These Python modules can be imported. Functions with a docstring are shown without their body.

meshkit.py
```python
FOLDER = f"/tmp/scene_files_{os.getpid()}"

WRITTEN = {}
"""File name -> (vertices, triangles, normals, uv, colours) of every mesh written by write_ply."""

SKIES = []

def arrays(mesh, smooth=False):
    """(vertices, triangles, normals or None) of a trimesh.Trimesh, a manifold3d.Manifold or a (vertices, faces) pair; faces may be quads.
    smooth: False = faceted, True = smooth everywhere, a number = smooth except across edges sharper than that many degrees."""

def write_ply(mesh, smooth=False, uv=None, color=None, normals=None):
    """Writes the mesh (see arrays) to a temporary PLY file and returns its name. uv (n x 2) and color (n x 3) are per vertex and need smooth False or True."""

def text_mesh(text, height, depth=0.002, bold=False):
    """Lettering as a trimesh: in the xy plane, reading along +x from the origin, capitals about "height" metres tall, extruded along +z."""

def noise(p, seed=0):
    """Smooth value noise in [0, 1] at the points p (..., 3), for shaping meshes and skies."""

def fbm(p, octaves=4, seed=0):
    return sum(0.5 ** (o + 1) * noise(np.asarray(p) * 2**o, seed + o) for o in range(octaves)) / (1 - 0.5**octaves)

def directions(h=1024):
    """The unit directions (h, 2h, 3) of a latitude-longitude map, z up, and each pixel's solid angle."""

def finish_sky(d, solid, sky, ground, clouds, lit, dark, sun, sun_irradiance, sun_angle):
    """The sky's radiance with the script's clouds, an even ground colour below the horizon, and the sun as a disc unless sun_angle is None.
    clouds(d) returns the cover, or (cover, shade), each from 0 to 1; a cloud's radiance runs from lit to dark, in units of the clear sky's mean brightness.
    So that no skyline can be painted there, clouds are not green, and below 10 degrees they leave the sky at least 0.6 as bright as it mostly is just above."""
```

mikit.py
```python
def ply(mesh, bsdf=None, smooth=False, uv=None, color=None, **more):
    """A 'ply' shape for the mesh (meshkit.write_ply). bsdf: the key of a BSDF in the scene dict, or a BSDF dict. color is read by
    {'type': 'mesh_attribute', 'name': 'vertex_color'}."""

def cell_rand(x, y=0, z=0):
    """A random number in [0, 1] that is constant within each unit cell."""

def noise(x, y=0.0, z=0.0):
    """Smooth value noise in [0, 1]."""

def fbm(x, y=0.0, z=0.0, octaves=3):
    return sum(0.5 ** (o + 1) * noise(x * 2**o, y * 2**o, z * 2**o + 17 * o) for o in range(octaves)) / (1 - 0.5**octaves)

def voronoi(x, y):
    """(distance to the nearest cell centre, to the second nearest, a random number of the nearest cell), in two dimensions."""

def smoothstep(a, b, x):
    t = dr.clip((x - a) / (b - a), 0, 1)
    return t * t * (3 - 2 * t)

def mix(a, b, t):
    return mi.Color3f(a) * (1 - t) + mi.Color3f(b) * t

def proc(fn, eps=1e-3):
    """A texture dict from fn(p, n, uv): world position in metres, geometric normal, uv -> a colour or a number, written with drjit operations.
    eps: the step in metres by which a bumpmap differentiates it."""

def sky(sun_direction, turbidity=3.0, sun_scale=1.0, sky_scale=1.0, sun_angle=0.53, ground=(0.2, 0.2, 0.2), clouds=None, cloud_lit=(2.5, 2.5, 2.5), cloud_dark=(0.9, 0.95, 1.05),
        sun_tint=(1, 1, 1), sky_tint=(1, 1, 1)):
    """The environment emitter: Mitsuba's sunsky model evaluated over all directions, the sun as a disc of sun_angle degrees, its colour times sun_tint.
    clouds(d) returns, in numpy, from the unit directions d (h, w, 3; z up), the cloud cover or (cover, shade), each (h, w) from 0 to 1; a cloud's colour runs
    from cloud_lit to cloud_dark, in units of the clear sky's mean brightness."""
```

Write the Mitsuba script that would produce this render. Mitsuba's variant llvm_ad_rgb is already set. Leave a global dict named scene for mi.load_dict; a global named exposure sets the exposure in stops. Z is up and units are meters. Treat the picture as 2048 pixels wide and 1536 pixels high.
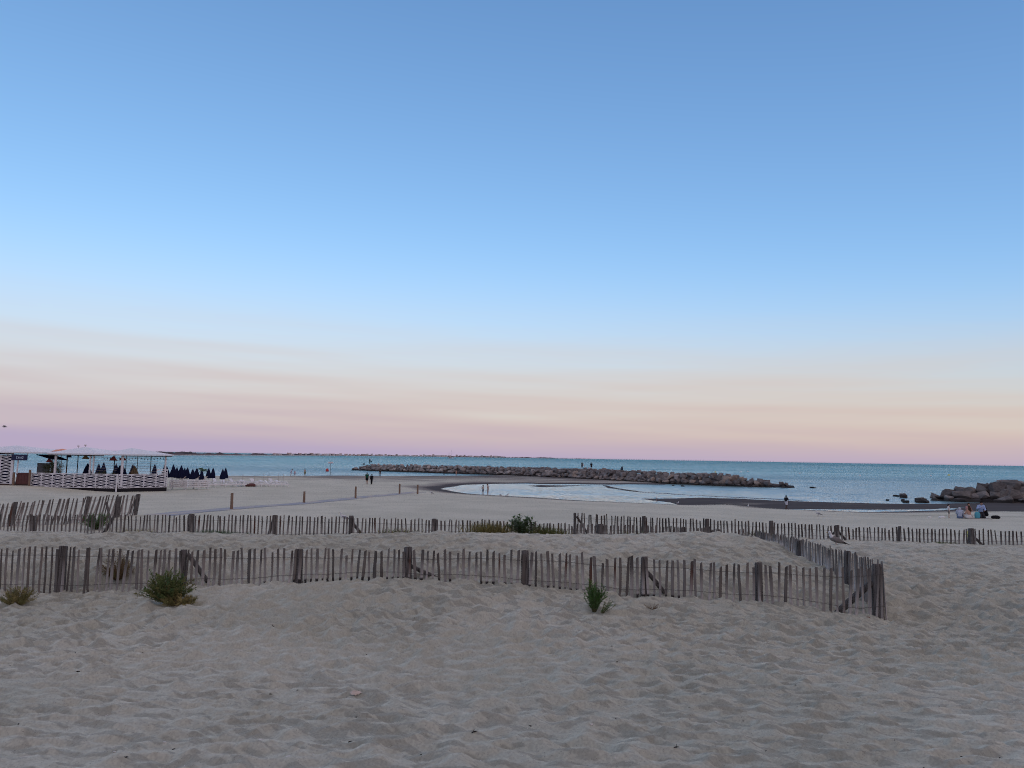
import math, random
import numpy as np, trimesh, mitsuba as mi, mikit, meshkit, drjit as dr
import manifold3d as m3
import shapely
from shapely.geometry import Polygon, LineString
from scipy.interpolate import RBFInterpolator, RectBivariateSpline, PchipInterpolator

# ------------------------------------------------------------------ camera, sky, exposure
PITCH, ROLL, EYE = math.radians(5.46), math.radians(0.95), [0.0, 0.0, 5.0]
_fw = np.array([0, math.cos(PITCH), math.sin(PITCH)])
_up0 = np.array([0, -math.sin(PITCH), math.cos(PITCH)])
_up = math.cos(ROLL) * _up0 - math.sin(ROLL) * np.array([1.0, 0, 0])
TR = mi.ScalarTransform4f
scene, labels = {}, {}
scene['camera'] = {'type': 'perspective', 'fov': 67.31, 'fov_axis': 'x', 'near_clip': 0.1, 'far_clip': 120000.0,
                   'to_world': TR().look_at(origin=EYE, target=(np.array(EYE) + _fw).tolist(), up=_up.tolist())}
exposure = 2.67

SUN_AZ, SUN_EL = math.radians(147), math.radians(12)
SUN = [math.cos(SUN_EL) * math.sin(SUN_AZ), math.cos(SUN_EL) * math.cos(SUN_AZ), math.sin(SUN_EL)]


def sstep(a, b, x):
    t = np.clip((x - a) / (b - a), 0, 1)
    return t * t * (3 - 2 * t)


def dusk_band(d):
    """The pink and mauve veil that lies along the horizon opposite the set sun, thinning towards the sun's side, plus an added veil out of view."""
    el = np.degrees(np.arcsin(np.clip(d[..., 2], -1, 1)))
    az = np.degrees(np.arctan2(d[..., 0], d[..., 1]))
    away = np.abs((az + 33 + 180) % 360 - 180)                     # degrees from the point opposite the sun
    t = np.clip(away / 66, 0, 1)
    q = np.stack([np.sin(np.radians(az)) * 3.2, np.cos(np.radians(az)) * 3.2, el * 1.0 + az * 0.02], -1)
    streak = meshkit.fbm(q, 4, 5) - 0.5
    q2 = np.stack([np.sin(np.radians(az)) * 1.5, np.cos(np.radians(az)) * 1.5, el * 0.3], -1)
    streak = streak + 0.7 * (meshkit.fbm(q2, 3, 9) - 0.5)
    amp = np.clip((12 - el) / 8, 0, 1) * np.clip(el / 2.0, 0.15, 1)
    e = np.maximum(el + 4.2 * streak * amp, 0.0)
    width = 9.4 - 1.8 * t * t
    cover = np.exp(-(e / width) ** 2.4)
    added_veil = np.maximum(sstep(35, 66, el), sstep(72, 120, away))        # added veil over the unseen sky, bright overhead, dark low, to light the sand
    high = sstep(14, 52, el)
    cover = np.maximum(cover, (0.94 - 0.40 * high) * added_veil)
    e0, top = 4.4 - 1.5 * t, 1.25 - 0.55 * t + 0.2 * t * t
    shade = np.clip(top * np.exp(-e / e0), 0, 1) * (1 - added_veil) + (1.0 - 0.9 * high) * added_veil
    return cover, shade


scene['sky'] = mikit.sky(SUN, turbidity=2.0, sky_scale=1.0, sun_scale=0.01, sun_angle=36, sun_tint=(0.9, 0.88, 0.55), sky_tint=(0.745, 0.967, 1.29),
                         clouds=dusk_band, ground=(0.85, 0.75, 0.8), cloud_lit=(2.0, 1.50, 1.08), cloud_dark=(1.23, 1.03, 1.42))

# ------------------------------------------------------------------ helpers
rng = np.random.default_rng(7)
_count = {}


def numbered(name):
    n = _count.get(name, -1) + 1
    _count[name] = n
    return name if n == 0 else f'{name}_{n:03d}'


def thing(name, label, cat, group=None, kind=None):
    k = numbered(name)
    labels[k] = {'label': label, 'category': cat}
    if group: labels[k]['group'] = group
    if kind: labels[k]['kind'] = kind
    return k


def add(key, mesh, bsdf, smooth=False, **kw):
    scene[key] = mikit.ply(mesh, bsdf, smooth, **kw)
    return key


def part(parent, name, mesh, bsdf, smooth=False, label=None, kind=None):
    k = numbered(parent + '__' + name)
    scene[k] = mikit.ply(mesh, bsdf, smooth)
    if label or kind:
        labels[k] = {**({'label': label} if label else {}), **({'kind': kind} if kind else {})}
    return k


def struct(name, mesh, bsdf, smooth=True, label=None):
    scene[name] = mikit.ply(mesh, bsdf, smooth)
    labels[name] = {'kind': 'structure', **({'label': label} if label else {})}


def join(ms):
    vs, fs, n = [], [], 0
    for m in ms:
        v, f = (np.asarray(m[0]), np.asarray(m[1])) if isinstance(m, tuple) else (np.asarray(m.vertices), np.asarray(m.faces))
        vs.append(v); fs.append(f + n); n += len(v)
    return trimesh.Trimesh(np.vstack(vs), np.vstack(fs), process=False)


def box(c, s, rot=0.0):
    m = trimesh.creation.box(extents=s)
    if rot: m.apply_transform(trimesh.transformations.rotation_matrix(rot, [0, 0, 1]))
    m.apply_translation(c)
    return m


def moved(m, loc=(0, 0, 0), rz=0.0):
    m = m.copy()
    if rz: m.apply_transform(trimesh.transformations.rotation_matrix(rz, [0, 0, 1]))
    m.apply_translation(loc)
    return m


def tube(pts, rad, n=6, cap=True):
    p = np.asarray(pts, float); k = len(p)
    r = np.broadcast_to(np.asarray(rad, float), (k,))
    t = np.gradient(p, axis=0); t /= np.linalg.norm(t, axis=1, keepdims=True) + 1e-12
    ref = np.where(np.abs(t[:, 2:]) < 0.9, [[0, 0, 1.0]], [[1.0, 0, 0]])
    a = np.cross(t, ref); a /= np.linalg.norm(a, axis=1, keepdims=True) + 1e-12
    for i in range(1, k):                                          # keep the frame from flipping
        a[i] = a[i - 1] - t[i] * (a[i - 1] @ t[i]); a[i] /= np.linalg.norm(a[i]) + 1e-12
    b = np.cross(t, a)
    g = np.arange(n) * 2 * np.pi / n
    v = p[:, None] + r[:, None, None] * (np.cos(g)[None, :, None] * a[:, None] + np.sin(g)[None, :, None] * b[:, None])
    f = []
    for i in range(k - 1):
        for j in range(n):
            q = [i * n + j, i * n + (j + 1) % n, (i + 1) * n + (j + 1) % n, (i + 1) * n + j]
            f += [[q[0], q[1], q[2]], [q[0], q[2], q[3]]]
    v = v.reshape(-1, 3)
    if cap:
        v = np.vstack([v, p[:1], p[-1:]])
        for j in range(n):
            f += [[k * n, (j + 1) % n, j], [k * n + 1, (k - 1) * n + j, (k - 1) * n + (j + 1) % n]]
    return trimesh.Trimesh(v, np.array(f), process=False)


def bump(kind, base, fn, scale, eps=1e-3):
    return {'type': 'bumpmap', 'arbitrary': mikit.proc(fn, eps=eps), 'scale': scale, 'bsdf': base}


def principled(color, rough=0.8, spec=0.3, **kw):
    c = color if isinstance(color, dict) else {'type': 'rgb', 'value': list(color)}
    return {'type': 'twosided', 'bsdf': {'type': 'principled', 'base_color': c, 'roughness': rough, 'specular': spec, **kw}}


# ------------------------------------------------------------------ terrain (world metres: x right, y out to sea, z up; the sea lies at z = 0)
FRONT = [(-13.76, 17.49, 1.84, 2.77), (-12.35, 17.38, 1.87, 2.80), (-11.19, 17.30, 1.89, 2.83), (-9.93, 17.21, 1.89, 2.87), (-8.90, 17.13, 1.96, 2.86), (-7.78, 17.05, 2.03, 2.87), (-6.67, 16.96, 2.13, 2.90), (-5.56, 16.88, 2.20, 2.92), (-4.47, 16.79, 2.29, 2.95), (-3.38, 16.71, 2.37, 2.99), (-2.30, 16.62, 2.40, 3.00), (-1.24, 16.54, 2.39, 3.02), (-0.18, 16.45, 2.36, 3.04), (0.86, 16.37, 2.31, 3.03), (1.90, 16.28, 2.24, 2.96), (2.92, 16.20, 2.20, 2.96), (3.93, 16.11, 2.20, 2.94), (4.93, 16.03, 2.16, 2.91), (5.91, 15.94, 2.10, 2.89), (6.89, 15.86, 1.97, 2.87), (7.56, 15.80, 1.86, 2.94)]
SIDE = [(7.62, 15.84, 1.82, 3.00), (7.76, 17.57, 2.18, 2.97), (7.82, 18.82, 2.34, 2.95), (7.91, 20.39, 2.39, 2.92), (8.02, 22.39, 2.46, 2.87), (8.13, 24.33, 2.45, 2.77), (8.22, 25.99, 2.45, 2.69)]
MID = [(-21.53, 26.50, 2.03, 2.73), (-19.32, 26.50, 2.05, 2.77), (-17.29, 26.50, 2.08, 2.80), (-15.39, 26.44, 2.05, 2.80), (-12.64, 26.36, 2.14, 2.85), (-10.76, 26.30, 2.19, 2.89), (-7.87, 26.21, 2.16, 2.91), (-5.34, 26.13, 2.26, 2.92), (-2.49, 26.04, 2.37, 2.88), (-0.32, 25.97, 2.39, 2.90), (2.18, 25.89, 2.38, 2.82), (3.83, 25.84, 2.39, 2.82), (6.29, 25.76, 2.47, 2.78), (8.12, 25.70, 2.41, 2.72)]
CREST = [(-18.12, 22.30, 2.57), (-16.27, 22.30, 2.58), (-14.56, 22.30, 2.61), (-12.98, 22.30, 2.58), (-10.70, 22.30, 2.65), (-9.13, 22.30, 2.69), (-6.70, 22.30, 2.66), (-4.56, 22.30, 2.73), (-2.13, 22.30, 2.82), (-0.27, 22.30, 2.83), (1.87, 22.30, 2.81), (3.30, 22.30, 2.82), (5.45, 22.30, 2.88), (7.27, 23.00, 2.76)]
FAR = [(2.57, 31.00, 1.82, 2.82), (5.48, 30.41, 1.93, 2.76), (7.70, 29.94, 2.03, 2.75), (9.94, 29.46, 2.12, 2.71), (12.18, 28.95, 2.15, 2.66), (14.25, 28.46, 2.16, 2.67), (16.41, 27.94, 2.17, 2.70), (18.14, 27.50, 2.21, 2.70), (20.37, 26.91, 2.23, 2.67)]
LEAN = [(-22.63, 31.00, 1.80, 2.54), (-21.05, 31.00, 1.90, 2.77), (-19.74, 31.45, 1.92, 2.88), (-18.93, 32.12, 1.92, 2.96), (-18.22, 32.68, 1.94, 3.02), (-17.48, 33.24, 2.04, 3.09), (-16.41, 34.00, 2.23, 3.09)]
BEHIND = [(-13.12, 18.38, 2.31), (-11.89, 18.3, 2.34), (-10.55, 18.21, 2.38), (-9.47, 18.13, 2.43), (-8.25, 18.0, 2.45), (-7.07, 17.91, 2.5), (-5.9, 17.83, 2.56), (-4.74, 17.74, 2.59), (-3.59, 17.66, 2.6), (-2.45, 17.57, 2.63), (-1.32, 17.49, 2.65), (-0.2, 17.4, 2.67), (0.91, 17.32, 2.65), (2.01, 17.28, 2.58), (3.1, 17.2, 2.56), (4.19, 17.16, 2.54), (5.27, 17.13, 2.51)]
RIGHT = [(8.47, 17.00, 1.91), (10.12, 18.00, 2.03), (11.84, 21.00, 2.19), (10.50, 21.00, 2.30), (10.56, 23.50, 2.40), (13.05, 24.50, 2.32), (15.08, 24.00, 2.27), (12.06, 18.50, 2.09), (10.92, 27.00, 2.23)]
LAND = [(-163.13, 72.07), (-103.78, 121.89), (-90.04, 136.76), (-70.92, 156.82), (-61.03, 165.65), (-51.26, 172.32), (-46.12, 178.20), (-40.61, 184.50), (-31.32, 185.94), (-19.18, 196.85), (-8.27, 210.06), (-2.27, 220.43), (-1.78, 235.21), (11.44, 216.08), (23.04, 189.22), (34.90, 172.71), (31.45, 157.60), (23.82, 156.88), (19.23, 151.86), (12.77, 153.02), (5.72, 149.61), (2.95, 151.12), (-4.45, 144.70), (-8.57, 137.53), (-10.15, 125.44), (-10.58, 119.32), (-9.25, 114.43), (-5.91, 106.13), (-3.13, 102.85), (3.75, 97.44), (9.39, 92.42), (14.75, 89.89), (19.03, 87.73), (18.97, 92.08), (17.48, 97.02), (16.89, 99.76), (21.64, 101.85), (25.70, 105.03), (30.83, 104.09), (34.66, 100.43), (40.29, 98.69), (48.91, 97.37), (55.04, 99.38), (63.40, 104.15), (73.78, 110.11), (115.29, 113.23), (194.91, 121.91), (900, 200), (900, -200), (-900, -200), (-900, -450)]
STRIP = [(28.99, 83.41), (34.00, 83.85), (39.77, 84.87), (46.39, 86.84), (51.73, 90.68), (57.97, 95.77), (49.60, 86.96), (44.71, 83.69), (37.53, 80.11), (34.73, 80.18), (32.94, 81.25)]
BAR = [(3.09, 139.18), (5.49, 143.30), (10.13, 143.64), (15.19, 147.80), (8.81, 137.41), (5.14, 134.20)]
SPIT = [(17.98, 147.23), (17.82, 135.13), (19.88, 121.17), (25.60, 112.66), (31.80, 107.37), (38.26, 102.44)]
BARCAP = [(19.03, 87.73), (21.15, 86.49), (28.91, 83.80), (39.89, 84.90), (51.85, 90.89), (60.93, 96.55), (73.78, 110.11), (51.47, 102.46), (33.27, 112.30), (17.21, 106.96), (15.41, 92.08)]

_land = Polygon(LAND).buffer(0).difference(Polygon(STRIP).buffer(0)).union(Polygon(BAR).buffer(0)).union(LineString(SPIT).buffer(0.55))
_edge = _land.boundary
GROIN_FLAT = [(47, 90), (50, 82), (56, 77), (64, 76), (76, 84), (80, 104), (60, 103), (52, 97)]
_cap = Polygon(BARCAP).buffer(0).union(LineString(SPIT).buffer(3)).union(Polygon(BAR).buffer(2)).union(Polygon(GROIN_FLAT).buffer(0))
shapely.prepare(_land); shapely.prepare(_edge); shapely.prepare(_cap)
PROFILE = PchipInterpolator([-60, 0, 6, 34, 45, 60, 80, 100, 119, 150, 175, 220, 300], [2.5, 2.4, 2.3, 1.8, 1.4, 1.02, 0.74, 0.56, 0.45, 0.26, 0.16, 0.12, 0.1])


def _near_surface():
    c = []
    for x in np.arange(-26, 27, 3.0):
        for y, z in ((-2, 2.42), (3, 2.36), (6.5, 2.28), (10, 2.14)):
            c.append((x, y, z))
    for x, z in ((-13, 1.9), (-9, 1.97), (-5, 2.1), (-1, 2.14), (3, 2.08), (6, 2.0), (10, 1.95), (14, 1.98)):
        c.append((x, 14, z))
    c += [(x, y, z) for x, y, z, _ in FRONT[2:]] + [(x, y + 0.42, z - 0.01) for x, y, z, _ in FRONT[2:-2]]
    c += [(x, y, z) for x, y, z, _ in SIDE] + [(x, y, z) for x, y, z, _ in MID] + [(x, y, z) for x, y, z, _ in FAR[2:]] + [(x, y, z) for x, y, z, _ in LEAN]
    c += CREST + BEHIND + RIGHT
    c += [(x, y + 0.45, z + 0.07) for x, y, z in BEHIND]
    c += [(x * 1.0, 24.2, (z * 0.55 + 2.2 * 0.45)) for x, y, z in CREST[:9]]
    for x in np.arange(-26, 27, 4.0):
        for y in (38, 44, 50):
            c.append((x, y, float(PROFILE(y))))
    for x in np.arange(-12, 6, 3.0):
        c.append((x, 31, 1.9)); c.append((x, 34.5, 1.75))
    for x in (20, 24): c += [(x, 16, 2.05), (x, 21, 2.2), (x, 32, 1.95), (x, 35, 1.75)]
    for x in (-22, -25): c += [(x, 17, 1.85), (x, 22, 2.5), (x, 27, 2.05)]
    c = np.array(c, float)
    f = RBFInterpolator(c[:, :2], c[:, 2], kernel='thin_plate_spline', smoothing=0.004)
    gx, gy = np.arange(-26, 26.01, 0.25), np.arange(-4, 50.01, 0.25)
    g = f(np.stack(np.meshgrid(gx, gy, indexing='ij'), -1).reshape(-1, 2)).reshape(len(gx), len(gy))
    return RectBivariateSpline(gx, gy, g)


_near = _near_surface()


def ground(x, y):
    """Height of the bare ground, without its ripples."""
    x, y = np.asarray(x, float).ravel(), np.asarray(y, float).ravel()
    z = PROFILE(np.clip(y, -60, 300)) + 0.25 * (meshkit.fbm(np.stack([x / 14, y / 14, 0 * x], -1), 2, 3) - 0.5) * sstep(36, 44, y) * sstep(110, 80, y)
    z += 0.5 * sstep(-41, -51, x) * sstep(60, 74, y) * sstep(100, 88, y)
    w = sstep(25.5, 20, np.abs(x)) * sstep(49, 38, y) * sstep(-4, 0, y)
    on = w > 0
    if on.any(): z[on] = z[on] * (1 - w[on]) + _near(x[on], y[on], grid=False) * w[on]
    far = y > 62
    if far.any():
        p = shapely.points(x[far], y[far])
        d = shapely.distance(p, _edge)
        inside = shapely.contains(_land, p)
        q = np.stack([x[far] / 5, y[far] / 5, 0 * d], -1)
        d = np.where(inside, d, -d) + 0.7 * (meshkit.fbm(q, 3, 21) - 0.5)
        land = np.minimum(z[far], 0.02 + 0.045 * d)
        land = np.where(shapely.contains(_cap, p), np.minimum(land, 0.03 + 0.012 * np.minimum(d, 6) + 0.05 * (meshkit.fbm(q * 1.7, 2, 4) - 0.5)), land)
        z[far] = np.where(d > 0, np.maximum(land, 0.012), np.maximum(0.06 * d, -2.5))
    return z


def worley(x, y, seed, jitter=0.9):
    """Distances to the nearest and second nearest jittered cell centre."""
    ix, iy = np.floor(x), np.floor(y)
    f1 = np.full(x.shape, 9.0); f2 = np.full(x.shape, 9.0)
    for a in (-1, 0, 1):
        for b in (-1, 0, 1):
            cx, cy = ix + a, iy + b
            h = np.sin(cx * 127.1 + cy * 311.7 + seed * 17.3) * 43758.5453
            k = np.sin(cx * 269.5 + cy * 183.3 + seed * 29.1) * 23421.631
            d = np.hypot(cx + 0.5 + jitter * ((h - np.floor(h)) - 0.5) - x, cy + 0.5 + jitter * ((k - np.floor(k)) - 0.5) - y)
            f2 = np.where(d < f1, f1, np.minimum(f2, d)); f1 = np.minimum(f1, d)
    return f1, f2


def ripples(x, y):
    """Wind-blown, trodden sand: scooped hollows with sharp crests between them."""
    n = lambda s, k, o=2: meshkit.fbm(np.stack([x / s, y / s, 0 * x + k], -1), o, int(k)) - 0.5
    wx, wy = x + 0.30 * n(0.9, 1), y + 0.30 * n(0.9, 2)
    u, v = wx + 0.25 * n(3.0, 13), wy + 0.34 * 3.0 * np.log1p(np.exp((x - 2.0) / 3.0)) + 0.5 * n(3.5, 12)
    u, v = u * 1.18, v * 1.22
    m = lambda su, sv, k, o=2: meshkit.fbm(np.stack([u / su, v / sv, 0 * x + k], -1), o, int(k)) - 0.5

    def scoops(su, sv, seed, dx):
        f1, f2 = worley(u / su + dx, v / sv, seed)
        return np.minimum(f1, 0.8) ** 1.6

    def train(length, k, steep=0.36):
        ph = (v + 1.1 * length * m(0.9 * length, 1.0 * length, k) + 1.0 * length * m(2.2 * length, 2 * length, k + 5)) / length + 0.8 * n(2.4, k + 2)
        ph = ph - np.floor(ph)
        r = np.where(ph < steep, ph / steep, (1 - ph) / (1 - steep))
        return r ** 1.25 * sstep(-0.12, 0.08, m(0.9 * length, 0.75 * length, k + 3))

    patch = sstep(-0.14, 0.14, n(2.8, 6))
    a, b = train(0.40, 20) * 0.052, train(0.26, 30) * 0.034
    s1, s2 = scoops(0.47, 0.38, 3, 0.0), scoops(0.29, 0.23, 8, 4.3)
    h = np.maximum(a, b) * (0.40 + 0.65 * patch) + (s1 * 0.10 + s2 * 0.05) * (1.15 - 0.6 * patch) + 0.028 * n(1.7, 7) + 0.008 * n(0.16, 8)
    t = ((x - 8.6) * 2.9 + (y - 19.5) * -6.0) / 44.4                    # an old wheel track slanting across the sand at right
    off = (x - 8.6 - 2.9 * t) * 0.90 + (y - 19.5 + 6.0 * t) * 0.435
    rut = np.exp(-((np.abs(off) - 0.22) / 0.09) ** 2) - 0.5 * np.exp(-((np.abs(off) - 0.38) / 0.08) ** 2)
    return 1.5 * (h - 0.05) - 0.045 * rut * sstep(-0.1, 0.2, t) * sstep(1.7, 1.2, t)


def terrain_mesh():
    def grow(a, step, grow_by, top, end):
        out = [a]
        while out[-1] < end:
            step = min(step * grow_by, top); out.append(out[-1] + step)
        return out[1:]
    xr = grow(12.5, 0.05, 1.05, 0.9, 150) ; xr += grow(xr[-1], 0.9, 1.25, 80, 900)
    core = np.arange(-12.5, 12.51, 0.05)
    xs = np.concatenate([-np.array(xr[::-1]), core, xr])
    ys = list(np.arange(-60, -4, 4.0)) + list(np.arange(-4, 3, 0.25)) + grow(3, 0.03, 1.0016, 0.06, 20) 
    ys += grow(ys[-1], 0.06, 1.002, 0.1, 31); ys += grow(ys[-1], 0.1, 1.015, 0.5, 75); ys += grow(ys[-1], 0.5, 1.0, 0.6, 190) ; ys += grow(ys[-1], 0.6, 1.1, 4, 262)
    ys = np.array(ys)
    X, Y = np.meshgrid(xs, ys, indexing='ij')
    x, y = X.ravel(), Y.ravel()
    z = ground(x, y)
    fade = sstep(46, 24, y) * sstep(2.0, 3.5, y) * sstep(30, 18, np.abs(x)) 
    on = fade > 0
    amp = 0.75 + 0.35 * sstep(9, 14, y) * sstep(23, 19, y)
    z[on] += (ripples(x[on], y[on]) * fade[on] * amp[on])
    i, j = np.meshgrid(np.arange(len(xs) - 1), np.arange(len(ys) - 1), indexing='ij')
    m = len(ys)
    a = (i * m + j).ravel(); b = ((i + 1) * m + j).ravel()
    f = np.vstack([np.stack([a, b, b + 1], 1), np.stack([a, b + 1, a + 1], 1)])
    return np.stack([x, y, z], 1), f


def sand_color(p, n, uv):
    """Dry grey-beige sand, darker and greyer where the sea keeps it wet, with grains, faint patches and painted ripple shading."""
    big = mikit.fbm(p.x * 0.35, p.y * 0.35, 0.0, 3)
    fine = mikit.fbm(p.x * 55, p.y * 55, 3.0, 2)
    speck = mikit.noise(p.x * 160, p.y * 160, 9.0)
    dry = mikit.mix((0.385, 0.382, 0.312), (0.435, 0.428, 0.354), mikit.smoothstep(0.3, 0.7, big))
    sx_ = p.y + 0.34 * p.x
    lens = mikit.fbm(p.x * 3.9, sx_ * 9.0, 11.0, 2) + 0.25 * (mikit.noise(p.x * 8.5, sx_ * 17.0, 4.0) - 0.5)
    ripple_shade = mikit.smoothstep(0.50, 0.62, lens) * mikit.smoothstep(0.18, 0.42, mikit.fbm(p.x * 0.25, p.y * 0.25, 8.0, 2))
    dry = dry * (1.05 - 0.24 * ripple_shade * mikit.smoothstep(34.0, 24.0, p.y))   # ripple shading painted into the colour as dark lenses
    dry = dry * (0.82 + 0.36 * fine)
    dry = dry * dr.select(speck > 0.93, 0.55, 1.0) 
    wob = (mikit.fbm(p.x * 0.18, p.y * 0.18, 5.0, 3) - 0.5) * 0.22
    wet = mikit.smoothstep(0.34, 0.12, p.z + wob)
    dark = mikit.mix((0.135, 0.122, 0.112), (0.215, 0.195, 0.175), mikit.fbm(p.x * 0.12, p.y * 0.4, 2.0, 3))
    soaked = mikit.smoothstep(0.17, 0.10, p.z + 0.25 * wob)
    dark = mikit.mix(dark, mikit.mix((0.050, 0.046, 0.046), (0.085, 0.078, 0.076), mikit.fbm(p.x * 0.2, p.y * 0.7, 6.0, 3)), soaked)
    return mikit.mix(dry, dark, wet)


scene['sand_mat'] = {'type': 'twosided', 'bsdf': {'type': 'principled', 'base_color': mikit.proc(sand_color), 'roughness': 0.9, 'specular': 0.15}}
_v, _f = terrain_mesh()
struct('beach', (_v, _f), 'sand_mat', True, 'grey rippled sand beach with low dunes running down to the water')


# ------------------------------------------------------------------ the sea
def _open_water(p):
    return mikit.smoothstep(105.0, 190.0, p.y + 1.6 * dr.maximum(p.x - 20.0, 0.0) + 25.0 * (mikit.fbm(p.x * 0.03, p.y * 0.03, 7.0, 2) - 0.5))


def sea_wave(p, n, uv):
    far = dr.sqrt(p.x * p.x + p.y * p.y)
    calm = _open_water(p)
    a = mikit.fbm(p.x * 0.16 + 0.05 * p.y, p.y * 0.45, 1.0, 3)
    b = mikit.fbm(p.x * 1.1, p.y * 2.2, 2.0, 2)
    c = mikit.fbm(p.x * 0.5, p.y * 1.3, 5.0, 2)
    cat = mikit.smoothstep(0.40, 0.60, mikit.fbm(p.x * 0.05, p.y * 0.09, 4.0, 3))
    fade = 1.0 - mikit.smoothstep(300.0, 1600.0, far)
    return ((0.20 * cat + 0.06 + 0.18 * calm) * a + ((0.05 + 0.02 * calm) * b + 0.09 * cat * c) * (1.0 - mikit.smoothstep(110.0, 220.0, far))) * fade


def sea_color(p, n, uv):
    depth = mikit.smoothstep(100.0, 420.0, p.y)
    patch = mikit.fbm(p.x * 0.006, p.y * 0.012, 1.0, 3)
    c = mikit.mix((0.15, 0.235, 0.25), (0.022, 0.185, 0.205), depth)
    return c * (0.8 + 0.4 * patch)


def sea_rough(p, n, uv):
    streak = mikit.fbm(p.x * 0.004, p.y * 0.03, 3.0, 4)
    far = dr.sqrt(p.x * p.x + p.y * p.y)
    return 0.09 + 0.17 * _open_water(p) + 0.16 * (streak - 0.3) * mikit.smoothstep(130.0, 260.0, p.y) + 0.10 * mikit.smoothstep(400.0, 2000.0, far)


scene['sea_mat'] = {'type': 'bumpmap', 'arbitrary': mikit.proc(sea_wave, eps=0.05), 'scale': 1.0,
                    'bsdf': {'type': 'principled', 'base_color': mikit.proc(sea_color), 'roughness': mikit.proc(sea_rough), 'specular': 0.35}}
sx = np.array([-60000, -20000, -6000, -2000, -600, -200, 0, 200, 600, 2000, 6000, 20000, 60000.0])
sy = np.array([55, 120, 200, 400, 1000, 3000, 8000, 20000, 60000.0])
X, Y = np.meshgrid(sx, sy, indexing='ij')
i, j = np.meshgrid(np.arange(len(sx) - 1), np.arange(len(sy) - 1), indexing='ij')
a = (i * len(sy) + j).ravel(); b = ((i + 1) * len(sy) + j).ravel()
struct('sea', (np.stack([X.ravel(), Y.ravel(), 0 * X.ravel()], 1), np.vstack([np.stack([a, b, b + 1], 1), np.stack([a, b + 1, a + 1], 1)])), 'sea_mat', True, 'teal rippled sea reaching to the horizon')

# ------------------------------------------------------------------ split-pale fences
scene['slat_mat'] = principled({'type': 'mesh_attribute', 'name': 'vertex_color'}, 0.9, 0.2)


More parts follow.
